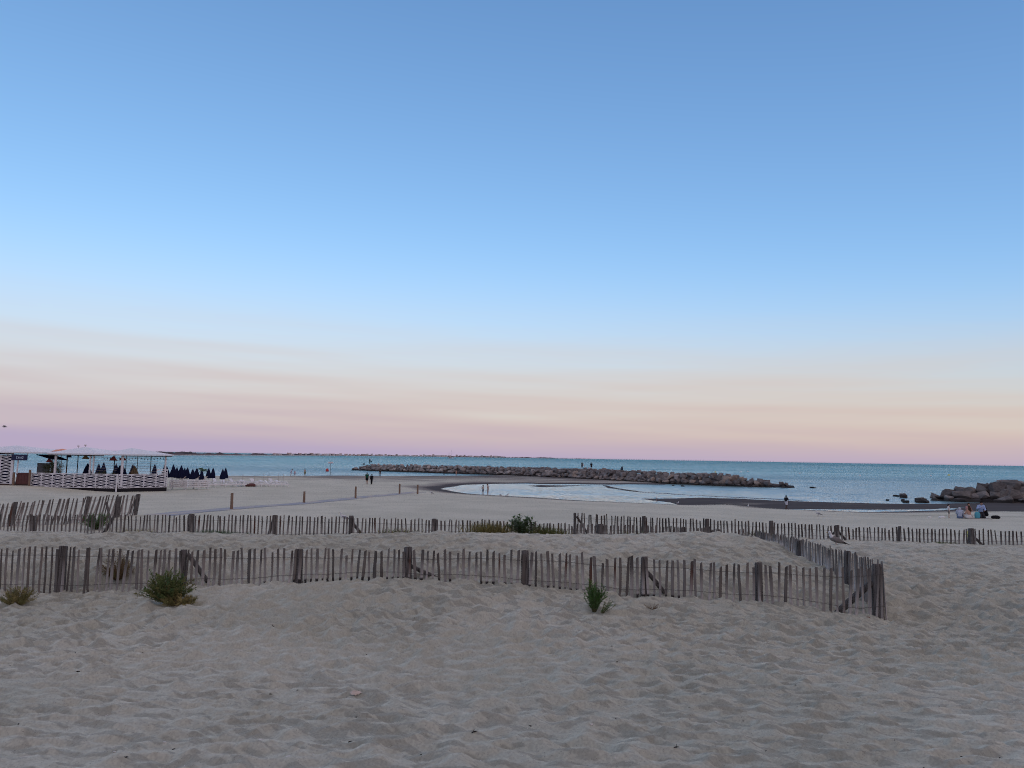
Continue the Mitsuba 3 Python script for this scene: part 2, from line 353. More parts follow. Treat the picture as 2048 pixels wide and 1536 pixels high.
def post_color(p, n, uv):
    g = mikit.fbm(p.x * 70, p.y * 70, p.z * 4, 3)
    crack = mikit.smoothstep(0.60, 0.68, mikit.noise(p.x * 90, p.y * 90, p.z * 2.5))
    c = mikit.mix((0.085, 0.078, 0.074), (0.185, 0.170, 0.160), g)
    return c * (1 - 0.6 * crack)


scene['post_mat'] = principled(mikit.proc(post_color), 0.92, 0.15)
scene['wire_mat'] = principled((0.10, 0.095, 0.09), 0.6, 0.4, metallic=0.3)


def path_at(path):
    """Arc length and interpolators of a fence line given as (x, y, ground, top)."""
    a = np.array(path, float)
    s = np.concatenate([[0], np.cumsum(np.hypot(np.diff(a[:, 0]), np.diff(a[:, 1])))])
    return s[-1], lambda t: np.array([np.interp(t, s, a[:, k]) for k in range(4)]), s


def slat_mesh(base, top, w, d, lean, side, r, dark_tip, tone):
    """A cleft chestnut pale: five-sided, a little bent, paler where the sand has scoured it. Returns mesh and vertex colours."""
    h = top - base
    zs = np.array([-0.16, 0.05, 0.10 + 0.03 * r.random(), 0.28 + 0.25 * r.random(), 0.72, 1.0])
    z = np.concatenate([[base - 0.16], [base + 0.05, base + 0.085], base + h * zs[3:]])
    ang = np.sort(np.linspace(0, 2 * np.pi, 5, endpoint=False) + r.normal(0, 0.25, 5))
    bend = np.cumsum(r.normal(0, 0.0045, len(z)))
    sc = np.array([0.8, 0.95, 1.0, 1.0, 1.0, 0.86]) * (1 + r.normal(0, 0.07, len(z)))
    v, c = [], []
    warm = r.random()
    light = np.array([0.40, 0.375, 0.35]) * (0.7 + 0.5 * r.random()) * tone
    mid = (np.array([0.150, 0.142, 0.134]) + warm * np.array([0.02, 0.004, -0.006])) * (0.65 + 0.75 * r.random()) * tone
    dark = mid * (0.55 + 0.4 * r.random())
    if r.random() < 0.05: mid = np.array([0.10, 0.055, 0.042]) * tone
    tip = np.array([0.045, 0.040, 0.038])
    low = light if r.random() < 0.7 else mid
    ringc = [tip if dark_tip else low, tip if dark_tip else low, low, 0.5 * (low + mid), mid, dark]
    for k, zz in enumerate(z):
        t = (zz - base) / max(h, 0.1)
        cut = 0.03 * (r.random() - 0.3) if k == len(z) - 1 else 0.0
        for j, g in enumerate(ang):
            x = bend[k] + lean * h * t + w * 0.5 * sc[k] * math.cos(g)
            y = d * 0.5 * sc[k] * math.sin(g) + 0.4 * bend[k]
            v.append([x, y, zz + (cut * math.cos(g) if k == len(z) - 1 else 0)])
            c.append(ringc[k] * (0.85 + 0.3 * r.random()))
    n, f = 5, []
    for k in range(len(z) - 1):
        for j in range(n):
            q = [k * n + j, k * n + (j + 1) % n, (k + 1) * n + (j + 1) % n, (k + 1) * n + j]
            f += [[q[0], q[1], q[2]], [q[0], q[2], q[3]]]
    t0 = (len(z) - 1) * n
    f += [[t0, t0 + 1, t0 + 2], [t0, t0 + 2, t0 + 3], [t0, t0 + 3, t0 + 4]]
    v = np.array(v)
    ca, sa = math.cos(side), math.sin(side)
    v[:, :2] = v[:, :2] @ np.array([[ca, sa], [-sa, ca]])
    return v, np.array(f), np.clip(np.array(c), 0.02, 0.6)


def post_mesh(h, r, rnd, taper=0.9, n=11):
    """A weathered round post with a chamfered, slightly slanting top; foot at z = -0.3."""
    zs = np.array([-0.3, 0.0, 0.25 * h, 0.5 * h, 0.75 * h, h - 0.025, h])
    ks = np.array([1.05, 1.02, 1.0, 0.97, 0.95, 0.93, 0.80]) * np.array([1] * 5 + [taper / 0.9] * 2)
    g = np.arange(n) * 2 * np.pi / n
    lobes = 1 + 0.07 * rnd.normal(0, 1, n)
    v = []
    for z, k in zip(zs, ks):
        rr = r * k * lobes * (1 + 0.02 * rnd.normal(0, 1, n))
        tilt = 0.12 * r * np.cos(g + 1.3) if z > h - 0.03 else 0
        v.append(np.stack([rr * np.cos(g), rr * np.sin(g), np.full(n, z) + tilt], 1))
    v = np.vstack(v + [np.array([[0, 0, h + 0.004]])])
    f = []
    for k in range(len(zs) - 1):
        for j in range(n):
            q = [k * n + j, k * n + (j + 1) % n, (k + 1) * n + (j + 1) % n, (k + 1) * n + j]
            f += [[q[0], q[1], q[2]], [q[0], q[2], q[3]]]
    t0 = (len(zs) - 1) * n
    f += [[t0 + j, t0 + (j + 1) % n, len(v) - 1] for j in range(n)]
    return trimesh.Trimesh(v, np.array(f), process=False)


def tilted(m, lx, ly):
    m = m.copy(); v = m.vertices.copy()
    v[:, 0] += lx * v[:, 2]; v[:, 1] += ly * v[:, 2]
    m.vertices = v
    return m


def fence(key_name, label, path, step, seed, posts, braces=(), lean=0.0, lean_jitter=0.028, back=1.0, dark=None, tone=1.0, skip=(), thick=1.0, wires=(0.17, 0.80)):
    r = np.random.default_rng(seed)
    length, at, s = path_at(path)
    t = thing(key_name, label, 'fence', 'split pale fences on the beach')
    u = 0.04
    while u < length:
        x, y, zb, zt = at(u)
        x2, y2 = at(min(u + 0.2, length))[:2]
        x1, y1 = at(max(u - 0.2, 0))[:2]
        side = math.atan2(y2 - y1, x2 - x1)
        if not any(a < u < b for a, b in skip):
            gz = min(float(ground(x, y)[0]), zt - 0.15)
            top = zt + r.normal(0, 0.022) - (0.12 * r.random() if r.random() < 0.05 else 0)
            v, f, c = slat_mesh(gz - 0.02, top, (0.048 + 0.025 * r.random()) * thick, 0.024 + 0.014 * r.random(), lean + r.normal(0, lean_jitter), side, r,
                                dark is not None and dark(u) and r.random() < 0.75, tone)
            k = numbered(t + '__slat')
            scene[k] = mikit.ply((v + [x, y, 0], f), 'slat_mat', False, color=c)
        u += step * (1 + r.normal(0, 0.06))
    for frac in wires:                                             # twisted fencing wire along the pales, sagging a little between posts
        q = np.arange(0, length + 0.3, 0.22); pts = []
        for a in np.minimum(q, length):
            x, y, zb, zt = at(a)
            gz = min(float(ground(x, y)[0]), zt - 0.15)
            z = zt - frac if frac < 0.6 else max(gz + 0.14, zt - frac)
            z += 0.012 * math.sin(a * 3.1 + seed) + r.normal(0, 0.004)
            if z > gz + 0.02: pts.append([x + lean * (z - gz), y - 0.02 * back + 0.006 * (-1) ** len(pts), z])
        if len(pts) > 3: part(t, 'wire', tube(pts, 0.0045, 4), 'wire_mat', True)
    for u, up, rad, lx, ly in posts:                               # posts stand behind the pales
        x, y, zb, zt = at(u)
        gz = float(ground(x, y + 0.09 * back)[0])
        m = tilted(post_mesh(zt + up - gz, rad, r), lx, ly)
        part(t, 'post', moved(m, (x, y + 0.09 * back, gz)), 'post_mat', 40)
    for u, z_up, dx, dy, rad in braces:                            # a raking strut from high on a post down to the sand
        x, y, zb, zt = at(u)
        y0 = y + 0.10 * back
        x1, y1 = x + dx, y0 + dy
        p0 = np.array([x, y0, zt - z_up]); p1 = np.array([x1, y1, float(ground(x1, y1)[0]) - 0.12])
        mids = [p0 + (p1 - p0) * k + r.normal(0, 0.008, 3) * (0 < k < 1) for k in (0, 0.3, 0.65, 1)]
        part(t, 'brace', tube(mids, [rad * 0.9, rad, rad * 1.03, rad], 8), 'post_mat', 50)
    return t


# the near fence, drifted deep in the middle; a run back from its corner; the middle line; the far right line; the leaning line far left
fence('pale_fence', 'nearest long grey pale fence crossing the front of the low dune', FRONT, 0.125, 11,
      [(-0.0 + 3.9, 0.02, .085, 0, 0), (6.65, -0.01, .075, 0.02, 0), (9.26, 0.01, .085, 0, 0), (11.63, 0.06, .088, 0, 0), (14.15, 0.02, .085, -0.02, 0), (16.62, 0.03, .080, 0.01, 0), (18.95, 0.03, .082, 0, 0), (21.30, 0.04, .105, 0, 0)],
      [(6.75, 0.10, 0.5, 0.25, .05), (11.7, 0.34, 0.62, 0.35, .045), (16.7, 0.30, 0.5, 0.3, .05), (21.2, 0.32, -0.62, 0.3, .07)], dark=lambda u: 8.5 < u < 17.5)
fence('pale_fence', 'short close-set pale fence running back from the corner post of the nearest fence', SIDE, 0.098, 12,
      [(2.15, 0.02, .085, 0, 0), (5.6, -0.03, .10, 0, 0), (9.2, 0.0, .10, 0, 0)], [(9.1, 0.15, 0.35, 0.3, .05)], lean_jitter=0.06, back=0.0, tone=1.2, thick=1.1)
fence('pale_fence', 'middle pale fence half hidden behind the crest of the low dune', MID, 0.126, 13,
      [(5.3, -0.05, .075, 0, 0), (10.75, 0.02, .11, 0, 0), (13.6, 0.02, .085, 0, 0), (16.2, 0.04, .085, 0, 0), (19.0, 0.03, .085, 0, 0), (24.55, 0.02, .13, 0, 0), (27.3, 0.0, .13, 0, 0)],
      [(8.05, 0.10, -0.45, 0.1, .055), (13.55, 0.12, -0.25, 0.15, .05), (16.25, 0.2, 0.45, 0.2, .05)], tone=0.9)
fence('pale_fence', 'far pale fence from its braced end post to the right edge of the beach', FAR, 0.128, 14,
      [(0.02, 0.02, .05, 0, 0), (2.75, 0.03, .085, 0, 0), (5.15, 0.02, .085, 0, 0), (7.5, 0.06, .085, 0.03, 0), (9.85, 0.03, .085, 0, 0), (12.0, 0.06, .06, 0, 0), (14.35, 0.04, .10, 0, 0), (16.4, 0.03, .085, 0, 0)],
      [(0.1, 0.12, 0.62, 0.1, .045), (5.2, 0.25, 0.42, 0.1, .04), (9.8, 0.2, -0.4, 0.1, .04), (9.9, 0.2, 0.42, 0.1, .045), (14.4, 0.25, 0.5, 0.1, .045)], tone=0.62)
fence('pale_fence', 'leaning pinkish grey pale fence at far left standing behind the middle fence', LEAN, 0.115, 15,
      [(2.6, 0.03, .085, .12, 0), (5.2, 0.02, .08, .12, 0), (6.4, -0.05, .12, .10, 0), (7.45, 0.04, .10, .12, 0)], [(6.0, 0.3, 0.5, -0.5, .05), (7.4, 0.2, -0.5, 0.2, .05)],
      lean=0.17, lean_jitter=0.06, tone=1.15, thick=1.15)

# ------------------------------------------------------------------ boulders, breakwater, groin
def rock_color_fn(tint, k):
    def fn(p, n, uv):
        a = mikit.fbm(p.x * 1.1 + k, p.y * 1.1, p.z * 1.1, 3)
        b = mikit.fbm(p.x * 6, p.y * 6, p.z * 6 + k, 3)
        c = mikit.mix(tuple(0.62 * t for t in tint), tuple(1.15 * t for t in tint), mikit.smoothstep(0.3, 0.7, 0.55 * a + 0.45 * b))
        wet = mikit.smoothstep(0.62, 0.30, p.z + 0.35 * (a - 0.5))
        return mikit.mix(c, (0.030, 0.028, 0.026), 0.9 * wet)
    return fn


ROCKS = []
for k, tint in enumerate([(0.25, 0.228, 0.215), (0.31, 0.278, 0.255), (0.36, 0.295, 0.245), (0.20, 0.185, 0.178), (0.28, 0.25, 0.235), (0.44, 0.395, 0.36)]):
    scene[f'rock_mat_{k}'] = principled(mikit.proc(rock_color_fn(tint, 3.7 * k)), 0.9, 0.2)
    ROCKS.append(f'rock_mat_{k}')
DARK_ROCK = ['rock_dark_0', 'rock_dark_1']
scene['rock_dark_0'] = principled(mikit.proc(rock_color_fn((0.115, 0.105, 0.102), 2.0)), 0.85, 0.25)
scene['rock_dark_1'] = principled(mikit.proc(rock_color_fn((0.165, 0.15, 0.14), 5.0)), 0.85, 0.25)


def boulder(r):
    """An angular quarry block: the hull of points scattered over a rounded box, a few corners knocked off."""
    n = r.integers(11, 18)
    p = r.normal(size=(n, 3)); p /= np.linalg.norm(p, axis=1, keepdims=True)
    p = np.sign(p) * np.abs(p) ** 0.55                              # towards a box
    p *= (0.86 + 0.14 * r.random((n, 1)))
    h = trimesh.convex.convex_hull(p)
    return trimesh.Trimesh(h.vertices, h.faces, process=False)


_r = np.random.default_rng(31)
BOULDERS = [mikit.ply(boulder(_r), None, False) for _ in range(26)]


def put_rock(key, loc, size, r, mats, yaw=None, tilt=0.35):
    m = TR().translate([float(v) for v in loc]).rotate([0, 0, 1], float(r.uniform(0, 360) if yaw is None else yaw)).rotate([1, 0, 0], float(np.degrees(r.normal(0, tilt)))).scale([float(v) for v in size])
    b = BOULDERS[r.integers(len(BOULDERS))]
    scene[key] = {**b, 'to_world': m, 'bsdf': {'type': 'ref', 'id': mats[r.integers(len(mats))]}}
    return m


def mound(name, label, line, top_of, size, rows, spacing, seed, mats_of, limit=300, inward=1.15, lift=0.62, back_rows=2):
    r = np.random.default_rng(seed)
    a = np.array(line, float)
    s = np.concatenate([[0], np.cumsum(np.hypot(*np.diff(a, axis=0).T))])
    t = thing(name, label, 'breakwater')
    fill, made = [], 0
    for row in range(rows + back_rows):
        u = r.uniform(0, spacing)
        while u < s[-1]:
            x, y = np.interp(u, s, a[:, 0]), np.interp(u, s, a[:, 1])
            x2, y2 = np.interp(min(u + 1, s[-1]), s, a[:, 0]), np.interp(min(u + 1, s[-1]), s, a[:, 1])
            x1, y1 = np.interp(max(u - 1, 0), s, a[:, 0]), np.interp(max(u - 1, 0), s, a[:, 1])
            d = np.array([x2 - x1, y2 - y1]); d /= np.linalg.norm(d)
            nrm = np.array([-d[1], d[0]])
            top = float(np.interp(u, s, top_of))
            k = size * (0.75 + 0.55 * r.random())
            zz = min(0.05 + lift * row * size * 1.02, top - 0.30 * k) + r.normal(0, 0.10)
            c = np.array([x, y]) + nrm * (inward * size * row * 0.62 + 0.25 * size + r.normal(0, 0.12)) + d * r.normal(0, 0.15)
            ext = np.array([k * (0.58 + 0.32 * r.random()), k * (0.5 + 0.2 * r.random()), k * (0.40 + 0.18 * r.random())])
            yaw = math.degrees(math.atan2(d[1], d[0])) + r.normal(0, 35)
            if 0.05 + lift * row * size * 0.85 < top + 0.2 * size:
                if row < rows and made < limit:
                    put_rock(numbered(t + '__rock'), (c[0], c[1], zz), ext, r, mats_of(u / s[-1], r), yaw); made += 1
                else:
                    m = boulder(r); m.apply_scale(ext); m.apply_transform(trimesh.transformations.rotation_matrix(math.radians(yaw), [0, 0, 1])); m.apply_translation([c[0], c[1], zz]); fill.append(m)
            u += spacing * (k / size) * (0.85 + 0.3 * r.random())
    u = np.arange(0, s[-1], 1.0); c = np.stack([np.interp(u, s, a[:, 0]), np.interp(u, s, a[:, 1])], 1)
    d = np.gradient(c, axis=0); d /= np.linalg.norm(d, axis=1, keepdims=True); nn = np.stack([-d[:, 1], d[:, 0]], 1); tp = np.interp(u, s, top_of)
    wide = inward * size * (rows + back_rows) * 0.62
    sec = [(0.35, -0.6, 0), (0.5, 0.1, 0), (0.40 * wide, 0, 0.62), (0.62 * wide, 0, 0.70), (wide, 0, 0.3), (wide + 1.5, -0.6, 0)]
    V = np.stack([np.c_[c + nn * o, np.full(len(u), zz) + tp * f] for o, zz, f in sec], 1); m = len(sec)
    i, j = np.meshgrid(np.arange(len(u) - 1), np.arange(m - 1), indexing='ij'); q = (i * m + j).ravel(); w = ((i + 1) * m + j).ravel()
    part(t, 'core', trimesh.Trimesh(V.reshape(-1, 3), np.vstack([np.stack([q, w, w + 1], 1), np.stack([q, w + 1, q + 1], 1)]), process=False), 'rock_dark_0', False)
    if fill: part(t, 'rock_fill', join(fill), 'rock_mat_0', False, kind='stuff')
    return t


BREAK = [(-52.3, 252.11), (-46.6, 248.6), (-25.76, 233.16), (-2.24, 217.36), (15.87, 190.33), (29.91, 165.99), (42.79, 154.45), (55.45, 150.93)]
mound('breakwater', 'long low breakwater of tumbled grey and tan boulders lying offshore behind the tidal pool', BREAK, [0.6, 2.1, 2.1, 2.2, 2.5, 2.4, 2.2, 0.5], 1.08, 5, 1.6, 41,
      lambda f, r: [ROCKS[0], ROCKS[1], ROCKS[4], ROCKS[0], ROCKS[5]] if f < 0.55 else ([ROCKS[1], ROCKS[2], ROCKS[4], ROCKS[0], ROCKS[3]] if f < 0.85 else [ROCKS[2], ROCKS[3], 'rock_dark_1']))
mound('rock_groin', 'heap of big dark grey boulders at right running into the sea behind the picnic group', [(58.6, 108.5), (61.5, 105.2), (67, 103.4), (75, 103), (85, 104)], [0.9, 1.7, 2.75, 2.9, 2.9], 1.4, 6, 1.5, 43,
      lambda f, r: ['rock_dark_0', 'rock_dark_1', 'rock_dark_1', ROCKS[3], ROCKS[0], ROCKS[1]], back_rows=1)
_r = np.random.default_rng(44)
for (x, y, w, h, lab) in [(51.26, 105.4, .35, .2, 'small flat dark boulder standing alone in the shallows, leftmost by the groin'),
                          (52.9, 104.2, .42, .3, 'small dark boulder in the shallows in front of the rounded boulder'),
                          (58.6, 115.6, .75, .8, 'rounded brownish boulder standing highest in the shallows left of the groin'),
                          (51.5, 101.0, .5, .35, 'dark boulder nearest the wet sand bar left of the groin'),
                          (53.9, 101.6, .95, .4, 'broad low boulder at the tip of the groin, near side'),
                          (54.6, 103.3, .8, .6, 'grey boulder between the groin tip and the shallows'),
                          (56.6, 106.7, .7, .35, 'low boulder against the groin at the water line'),
                          (59.5, 119.4, .6, .22, 'half sunken dark boulder farthest out left of the groin')]:
    k = thing('boulder', lab, 'boulder', 'boulders scattered in the shallows')
    put_rock(k, (x, y, 0.05), (w, w * 0.8, h), _r, ['rock_dark_0', 'rock_dark_1'], tilt=0.1)
for (x, y, w, lab) in [(37.75, 158.6, .45, 'small dark stone in the pool water right of the breakwater middle'), (33.1, 148.9, .55, 'dark stone in the pool below the breakwater, nearest one'), (31.9, 152.3, .4, 'dark stone in the pool below the breakwater, leftmost one'),
                       (46.5, 150.6, .7, 'wet dark stone at the foot of the breakwater near its seaward end'), (59.5, 152.4, .8, 'half sunken dark stone off the seaward tip of the breakwater')]:
    k = thing('boulder', lab, 'boulder', 'boulders scattered in the shallows')
    put_rock(k, (x, y, 0.03), (w, w * 0.7, .22), _r, ['rock_dark_0'], tilt=0.1)

# ------------------------------------------------------------------ far coast with its town
def coast_color(p, n, uv):
    a = mikit.fbm(p.x * 0.02, p.y * 0.02, p.z * 0.1, 3)
    trees = mikit.mix((0.10, 0.092, 0.098), (0.17, 0.15, 0.155), mikit.smoothstep(0.35, 0.65, a))  # tree tones lightened, with the distant haze put into the colour
    return mikit.mix((0.42, 0.36, 0.32), trees, mikit.smoothstep(0.6, 1.6, p.z + 2 * (a - 0.5)))


scene['coast_mat'] = principled(mikit.proc(coast_color), 1.0, 0.0)
COAST = [(-900, 760, 4.0), (-640, 1000, 4.3), (-482, 1100, 4.5), (-523, 1400, 4.9), (-603, 2000, 4.6), (-760, 3500, 6.0), (-801, 5500, 7.0), (-645, 8000, 9.0), (-156, 10000, 14.0), (510, 14000, 15.0), (1420, 14000, 6.0), (2100, 14500, 0.6)]
_c = np.array(COAST, float); _q = np.linspace(0, len(_c) - 1, 700)
cx, cy, ch = (np.interp(_q, np.arange(len(_c)), _c[:, k]) for k in range(3))
_n = meshkit.fbm(np.stack([_q * 5, 0 * _q, 0 * _q], -1), 4, 3); _n2 = meshkit.fbm(np.stack([_q * 26, 0 * _q, 0 * _q + 3], -1), 2, 5)
ch = ch * (0.45 + 0.75 * sstep(0.3, 0.7, _n) + 0.35 * (_n2 - 0.5))
prof = [(0.0, -0.3), (0.004, 0.12), (0.008, 0.18), (0.010, 0.75), (0.014, 1.0), (0.05, 0.9), (0.12, -0.5)]
V = np.stack([np.stack([cx * (1 + a), cy * (1 + a), np.where(b > 0, ch * b, b)], -1) for a, b in prof], 1)
m = len(prof); i, j = np.meshgrid(np.arange(len(_q) - 1), np.arange(m - 1), indexing='ij')
a = (i * m + j).ravel(); b = ((i + 1) * m + j).ravel()
struct('coast', (V.reshape(-1, 3), np.vstack([np.stack([a, b, b + 1], 1), np.stack([a, b + 1, a + 1], 1)])), 'coast_mat', False, 'low dark strip of far coast on the horizon')
for k, c in enumerate([(0.72, 0.62, 0.58), (0.78, 0.72, 0.69), (0.60, 0.50, 0.47), (0.36, 0.20, 0.15), (0.24, 0.20, 0.19)]):
    scene[f'town_mat_{k}'] = principled(c, 0.9, 0.1)
scene['pane_mat'] = principled((0.05, 0.055, 0.065), 0.2, 0.5)
_r = np.random.default_rng(51)
_looks = ['pale flat roofed block', 'white block', 'low pinkish house', 'long pale house with a gabled roof', 'tall pale block']
for n in range(64):
    f = (n + 0.2 + 0.6 * _r.random()) / 64
    q = 3.85 + f * 4.25
    x, y = np.interp(q, np.arange(len(_c)), _c[:, 0]), np.interp(q, np.arange(len(_c)), _c[:, 1])
    px = y / 1538.0
    w, h = px * _r.uniform(4, 11), px * _r.uniform(1.6, 3.4) + 2.0
    if _r.random() < 0.12: w, h = px * 4, px * 4.5
    d = w * 0.7
    _kind = int(_r.integers(0, 5)); _where = ['left of the breakwater', 'above the left end of the breakwater', 'above the breakwater near the anchored boat', 'right of the anchored boat'][min(3, int(f * 4))]
    k = thing('far_building', f"{_looks[_kind]}, {n + 1}{'th' if 10 < n + 1 < 14 else {1: 'st', 2: 'nd', 3: 'rd'}.get((n + 1) % 10, 'th')} building from the left in the far town", 'building', 'buildings of the far town')
    cxx, cyy = x * 1.009, y * 1.009 + d
    mt = _r.choice([0, 0, 1, 1, 2])
    part(k, 'wall', box((cxx, cyy, h / 2 - 0.5), (w, d, h + 1)), f'town_mat_{mt}')
    if _r.random() < 0.25:
        g = Polygon([(-d / 2 - 0.4, 0), (d / 2 + 0.4, 0), (0, d * 0.22)])
        rm = trimesh.creation.extrude_polygon(g, w + 0.8, engine='earcut')
        v = rm.vertices; rm.vertices = np.stack([v[:, 2] - (w + 0.8) / 2 + cxx, v[:, 0] + cyy, v[:, 1] + h + 0.01], 1)
        rm.fix_normals(); part(k, 'roof', rm, 'town_mat_3')
    else:
        part(k, 'roof', box((cxx, cyy, h + 0.25), (w + 0.5, d + 0.5, 0.5)), f'town_mat_{(mt + 1) % 3}')
    win = [box((cxx - w / 2 + w * (i + 0.5) / 5, cyy - d / 2 - 0.02, h * (0.32 + 0.36 * jj)), (w * 0.07, 0.06, h * 0.16)) for i in range(5) for jj in range(2)]
    part(k, 'window', join(win), 'pane_mat', kind='stuff')

# ------------------------------------------------------------------ sailing boat, buoys, signpost
scene['hull_mat'] = principled((0.80, 0.80, 0.80), 0.35, 0.5)
scene['spar_mat'] = principled((0.12, 0.11, 0.11), 0.5, 0.4)
scene['wood_red'] = principled((0.42, 0.12, 0.07), 0.6, 0.3)
scene['yellow_mat'] = principled((0.75, 0.70, 0.12), 0.5, 0.4)
scene['white_mat'] = principled((0.80, 0.79, 0.77), 0.5, 0.4)
scene['red_mat'] = principled((0.55, 0.06, 0.05), 0.5, 0.4)


def boat(x, y, L):
    t = thing('sailing_boat', 'small two-masted sailing boat with bare masts anchored off the far town', 'sailing boat')
    st = np.linspace(-1, 1, 13); v = []
    for s in st:
        bw = 0.16 * L * max(0.04, (1 - abs(s) ** 2.4)) ** 0.7 * (1 if s < 0.3 else 1)
        sheer = 0.09 * L + 0.04 * L * s * s
        v += [[s * L / 2, -bw, sheer], [s * L / 2 * 0.96, -bw * 0.75, 0.02 * L], [s * L / 2 * 0.9, 0, -0.04 * L], [s * L / 2 * 0.96, bw * 0.75, 0.02 * L], [s * L / 2, bw, sheer]]
    f = []
    for i in range(len(st) - 1):
        for j in range(5):
            q = [i * 5 + j, i * 5 + (j + 1) % 5, (i + 1) * 5 + (j + 1) % 5, (i + 1) * 5 + j]
            f += [[q[0], q[1], q[2]], [q[0], q[2], q[3]]]
    hull = trimesh.Trimesh(np.array(v), np.array(f), process=False); hull.fix_normals()
    part(t, 'hull', moved(hull, (x, y, 0)), 'hull_mat', 40)
    part(t, 'gunwale', join([tube([[x + s * L / 2, y - 0.165 * L * max(0.04, (1 - abs(s) ** 2.4)) ** 0.7, 0.095 * L + 0.04 * L * s * s] for s in st], 0.012 * L, 5)]), 'wood_red', True)
    part(t, 'cabin', box((x - 0.05 * L, y, 0.14 * L), (0.32 * L, 0.17 * L, 0.09 * L)), 'wood_red')
    for dx, hh in ((0.08, 1.45), (-0.30, 0.95)):
        part(t, 'mast', tube([[x + dx * L, y, 0.08 * L], [x + dx * L, y, hh * L]], [0.016 * L, 0.009 * L], 6), 'spar_mat', True)
    part(t, 'boom', tube([[x + 0.08 * L, y, 0.26 * L], [x - 0.25 * L, y, 0.28 * L]], 0.014 * L, 6), 'spar_mat', True)
    part(t, 'stay', join([tube([[x + 0.49 * L, y, 0.12 * L], [x + 0.08 * L, y, 1.42 * L]], 0.003 * L, 4), tube([[x - 0.48 * L, y, 0.13 * L], [x - 0.30 * L, y, 0.93 * L]], 0.003 * L, 4)]), 'spar_mat', True)


boat(-171, 2200, 17)


def lathe(profile, n=14):
    p = np.array(profile, float)
    g = np.arange(n) * 2 * np.pi / n
    v = np.stack([p[:, :1] * np.cos(g), p[:, :1] * np.sin(g), np.repeat(p[:, 1:], n, 1)], -1).reshape(-1, 3)
    f = []
    for i in range(len(p) - 1):
        for j in range(n):
            q = [i * n + j, i * n + (j + 1) % n, (i + 1) * n + (j + 1) % n, (i + 1) * n + j]
            f += [[q[0], q[1], q[2]], [q[0], q[2], q[3]]]
    m = trimesh.Trimesh(v, np.array(f), process=True); return m


BUOY = [(-61, 550, 'white_mat', 'white buoy off the left shore above the group of bathers', .5), (-163, 900, 'white_mat', 'white buoy far off beside the pavilion roof', .8),
        (107, 360, 'white_mat', 'white buoy above the right half of the breakwater, left of a pair', .42), (115, 375, 'white_mat', 'white buoy above the right half of the breakwater, right of a pair', .42),
        (90, 340, 'yellow_mat', 'yellow buoy just above the breakwater rocks', .4), (127, 340, 'white_mat', 'white buoy beyond the seaward tip of the breakwater', .38), (140, 310, 'white_mat', 'white buoy in open water right of the breakwater', .42),
        (182, 335, 'white_mat', 'white buoy left of the yellow buoy at right', .42), (204, 360, 'yellow_mat', 'yellow pillar buoy in open water at right', .6), (198, 340, 'white_mat', 'white buoy just right of the yellow pillar buoy', .4)]
for x, y, mt, lab, s in BUOY:
    t = thing('buoy', lab, 'buoy', 'buoys marking the bathing water')
    part(t, 'float', moved(lathe([(0.001, -0.5 * s), (0.8 * s, -0.25 * s), (1.0 * s, 0.1 * s), (0.85 * s, 0.5 * s), (0.35 * s, 0.85 * s), (0.18 * s, 1.0 * s), (0.001, 1.0 * s)]), (x, y, 0)), mt, True)
    part(t, 'handle', moved(tube([[-.12 * s, 0, .98 * s], [-.1 * s, 0, 1.2 * s], [.1 * s, 0, 1.2 * s], [.12 * s, 0, .98 * s]], .04 * s, 5), (x, y, 0)), 'spar_mat', True)
t = thing('buoy', 'small red buoy in the shallows beside the tall signpost', 'buoy')
part(t, 'float', moved(lathe([(0.001, -0.3), (0.4, 0.0), (0.5, 0.35), (0.3, 0.8), (0.001, 0.9)]), (-54.0, 228, 0)), 'red_mat', True)
part(t, 'handle', moved(tube([[-.08, 0, .88], [-.06, 0, 1.0], [.06, 0, 1.0], [.08, 0, .88]], .025, 5), (-54.0, 228, 0)), 'spar_mat', True)
t = thing('signpost', 'tall thin post with a white and red board standing at the water line', 'signpost')
part(t, 'pole', tube([[-46.05, 198, -0.4], [-46.05, 198, 3.3]], 0.055, 8), 'spar_mat', True)
part(t, 'board', box((-46.05, 197.92, 2.95), (1.25, 0.06, 0.36)), 'white_mat')
part(t, 'stripe', box((-46.05, 197.88, 2.83), (1.2, 0.03, 0.08)), 'red_mat')

# ------------------------------------------------------------------ bollards and matting path across the beach
def bollard_color(p, n, uv):
    g = mikit.fbm(p.x * 40, p.y * 40, p.z * 3, 3)
    return mikit.mix((0.15, 0.095, 0.065), (0.33, 0.225, 0.165), g)


scene['bollard_mat'] = principled(mikit.proc(bollard_color), 0.85, 0.2)
_r = np.random.default_rng(61)
for (x, y, h, lab) in [(-18.48, 51.64, 1.08, 'nearest brown wooden post beside the matting path'), (-17.36, 65.5, 0.96, 'second brown wooden post along the matting path'), (-14.93, 75.0, 1.15, 'third brown wooden post along the matting path'),
                       (-12.6, 88.4, 1.15, 'thin far post at the end of the matting path'), (-10.66, 89.3, 1.05, 'far brown post right of the end of the matting path, apart from the row')]:
    k = thing('wooden_post', lab, 'post', 'wooden posts marking the path')
    z = float(ground(x, y)[0])
    add(k, moved(tilted(post_mesh(h, 0.095, _r), _r.normal(0, .01), 0), (x, y, z)), 'bollard_mat', 40)


def path_color(p, n, uv):
    rib = dr.sin(p.y * 9.0) * 0.5 + 0.5
    sand = mikit.smoothstep(0.50, 0.66, mikit.fbm(p.x * 1.3, p.y * 0.8, 1.0, 3))
    c = mikit.mix((0.25, 0.268, 0.295), (0.30, 0.318, 0.34), rib)
    return mikit.mix(c, (0.42, 0.375, 0.31), 0.75 * sand)


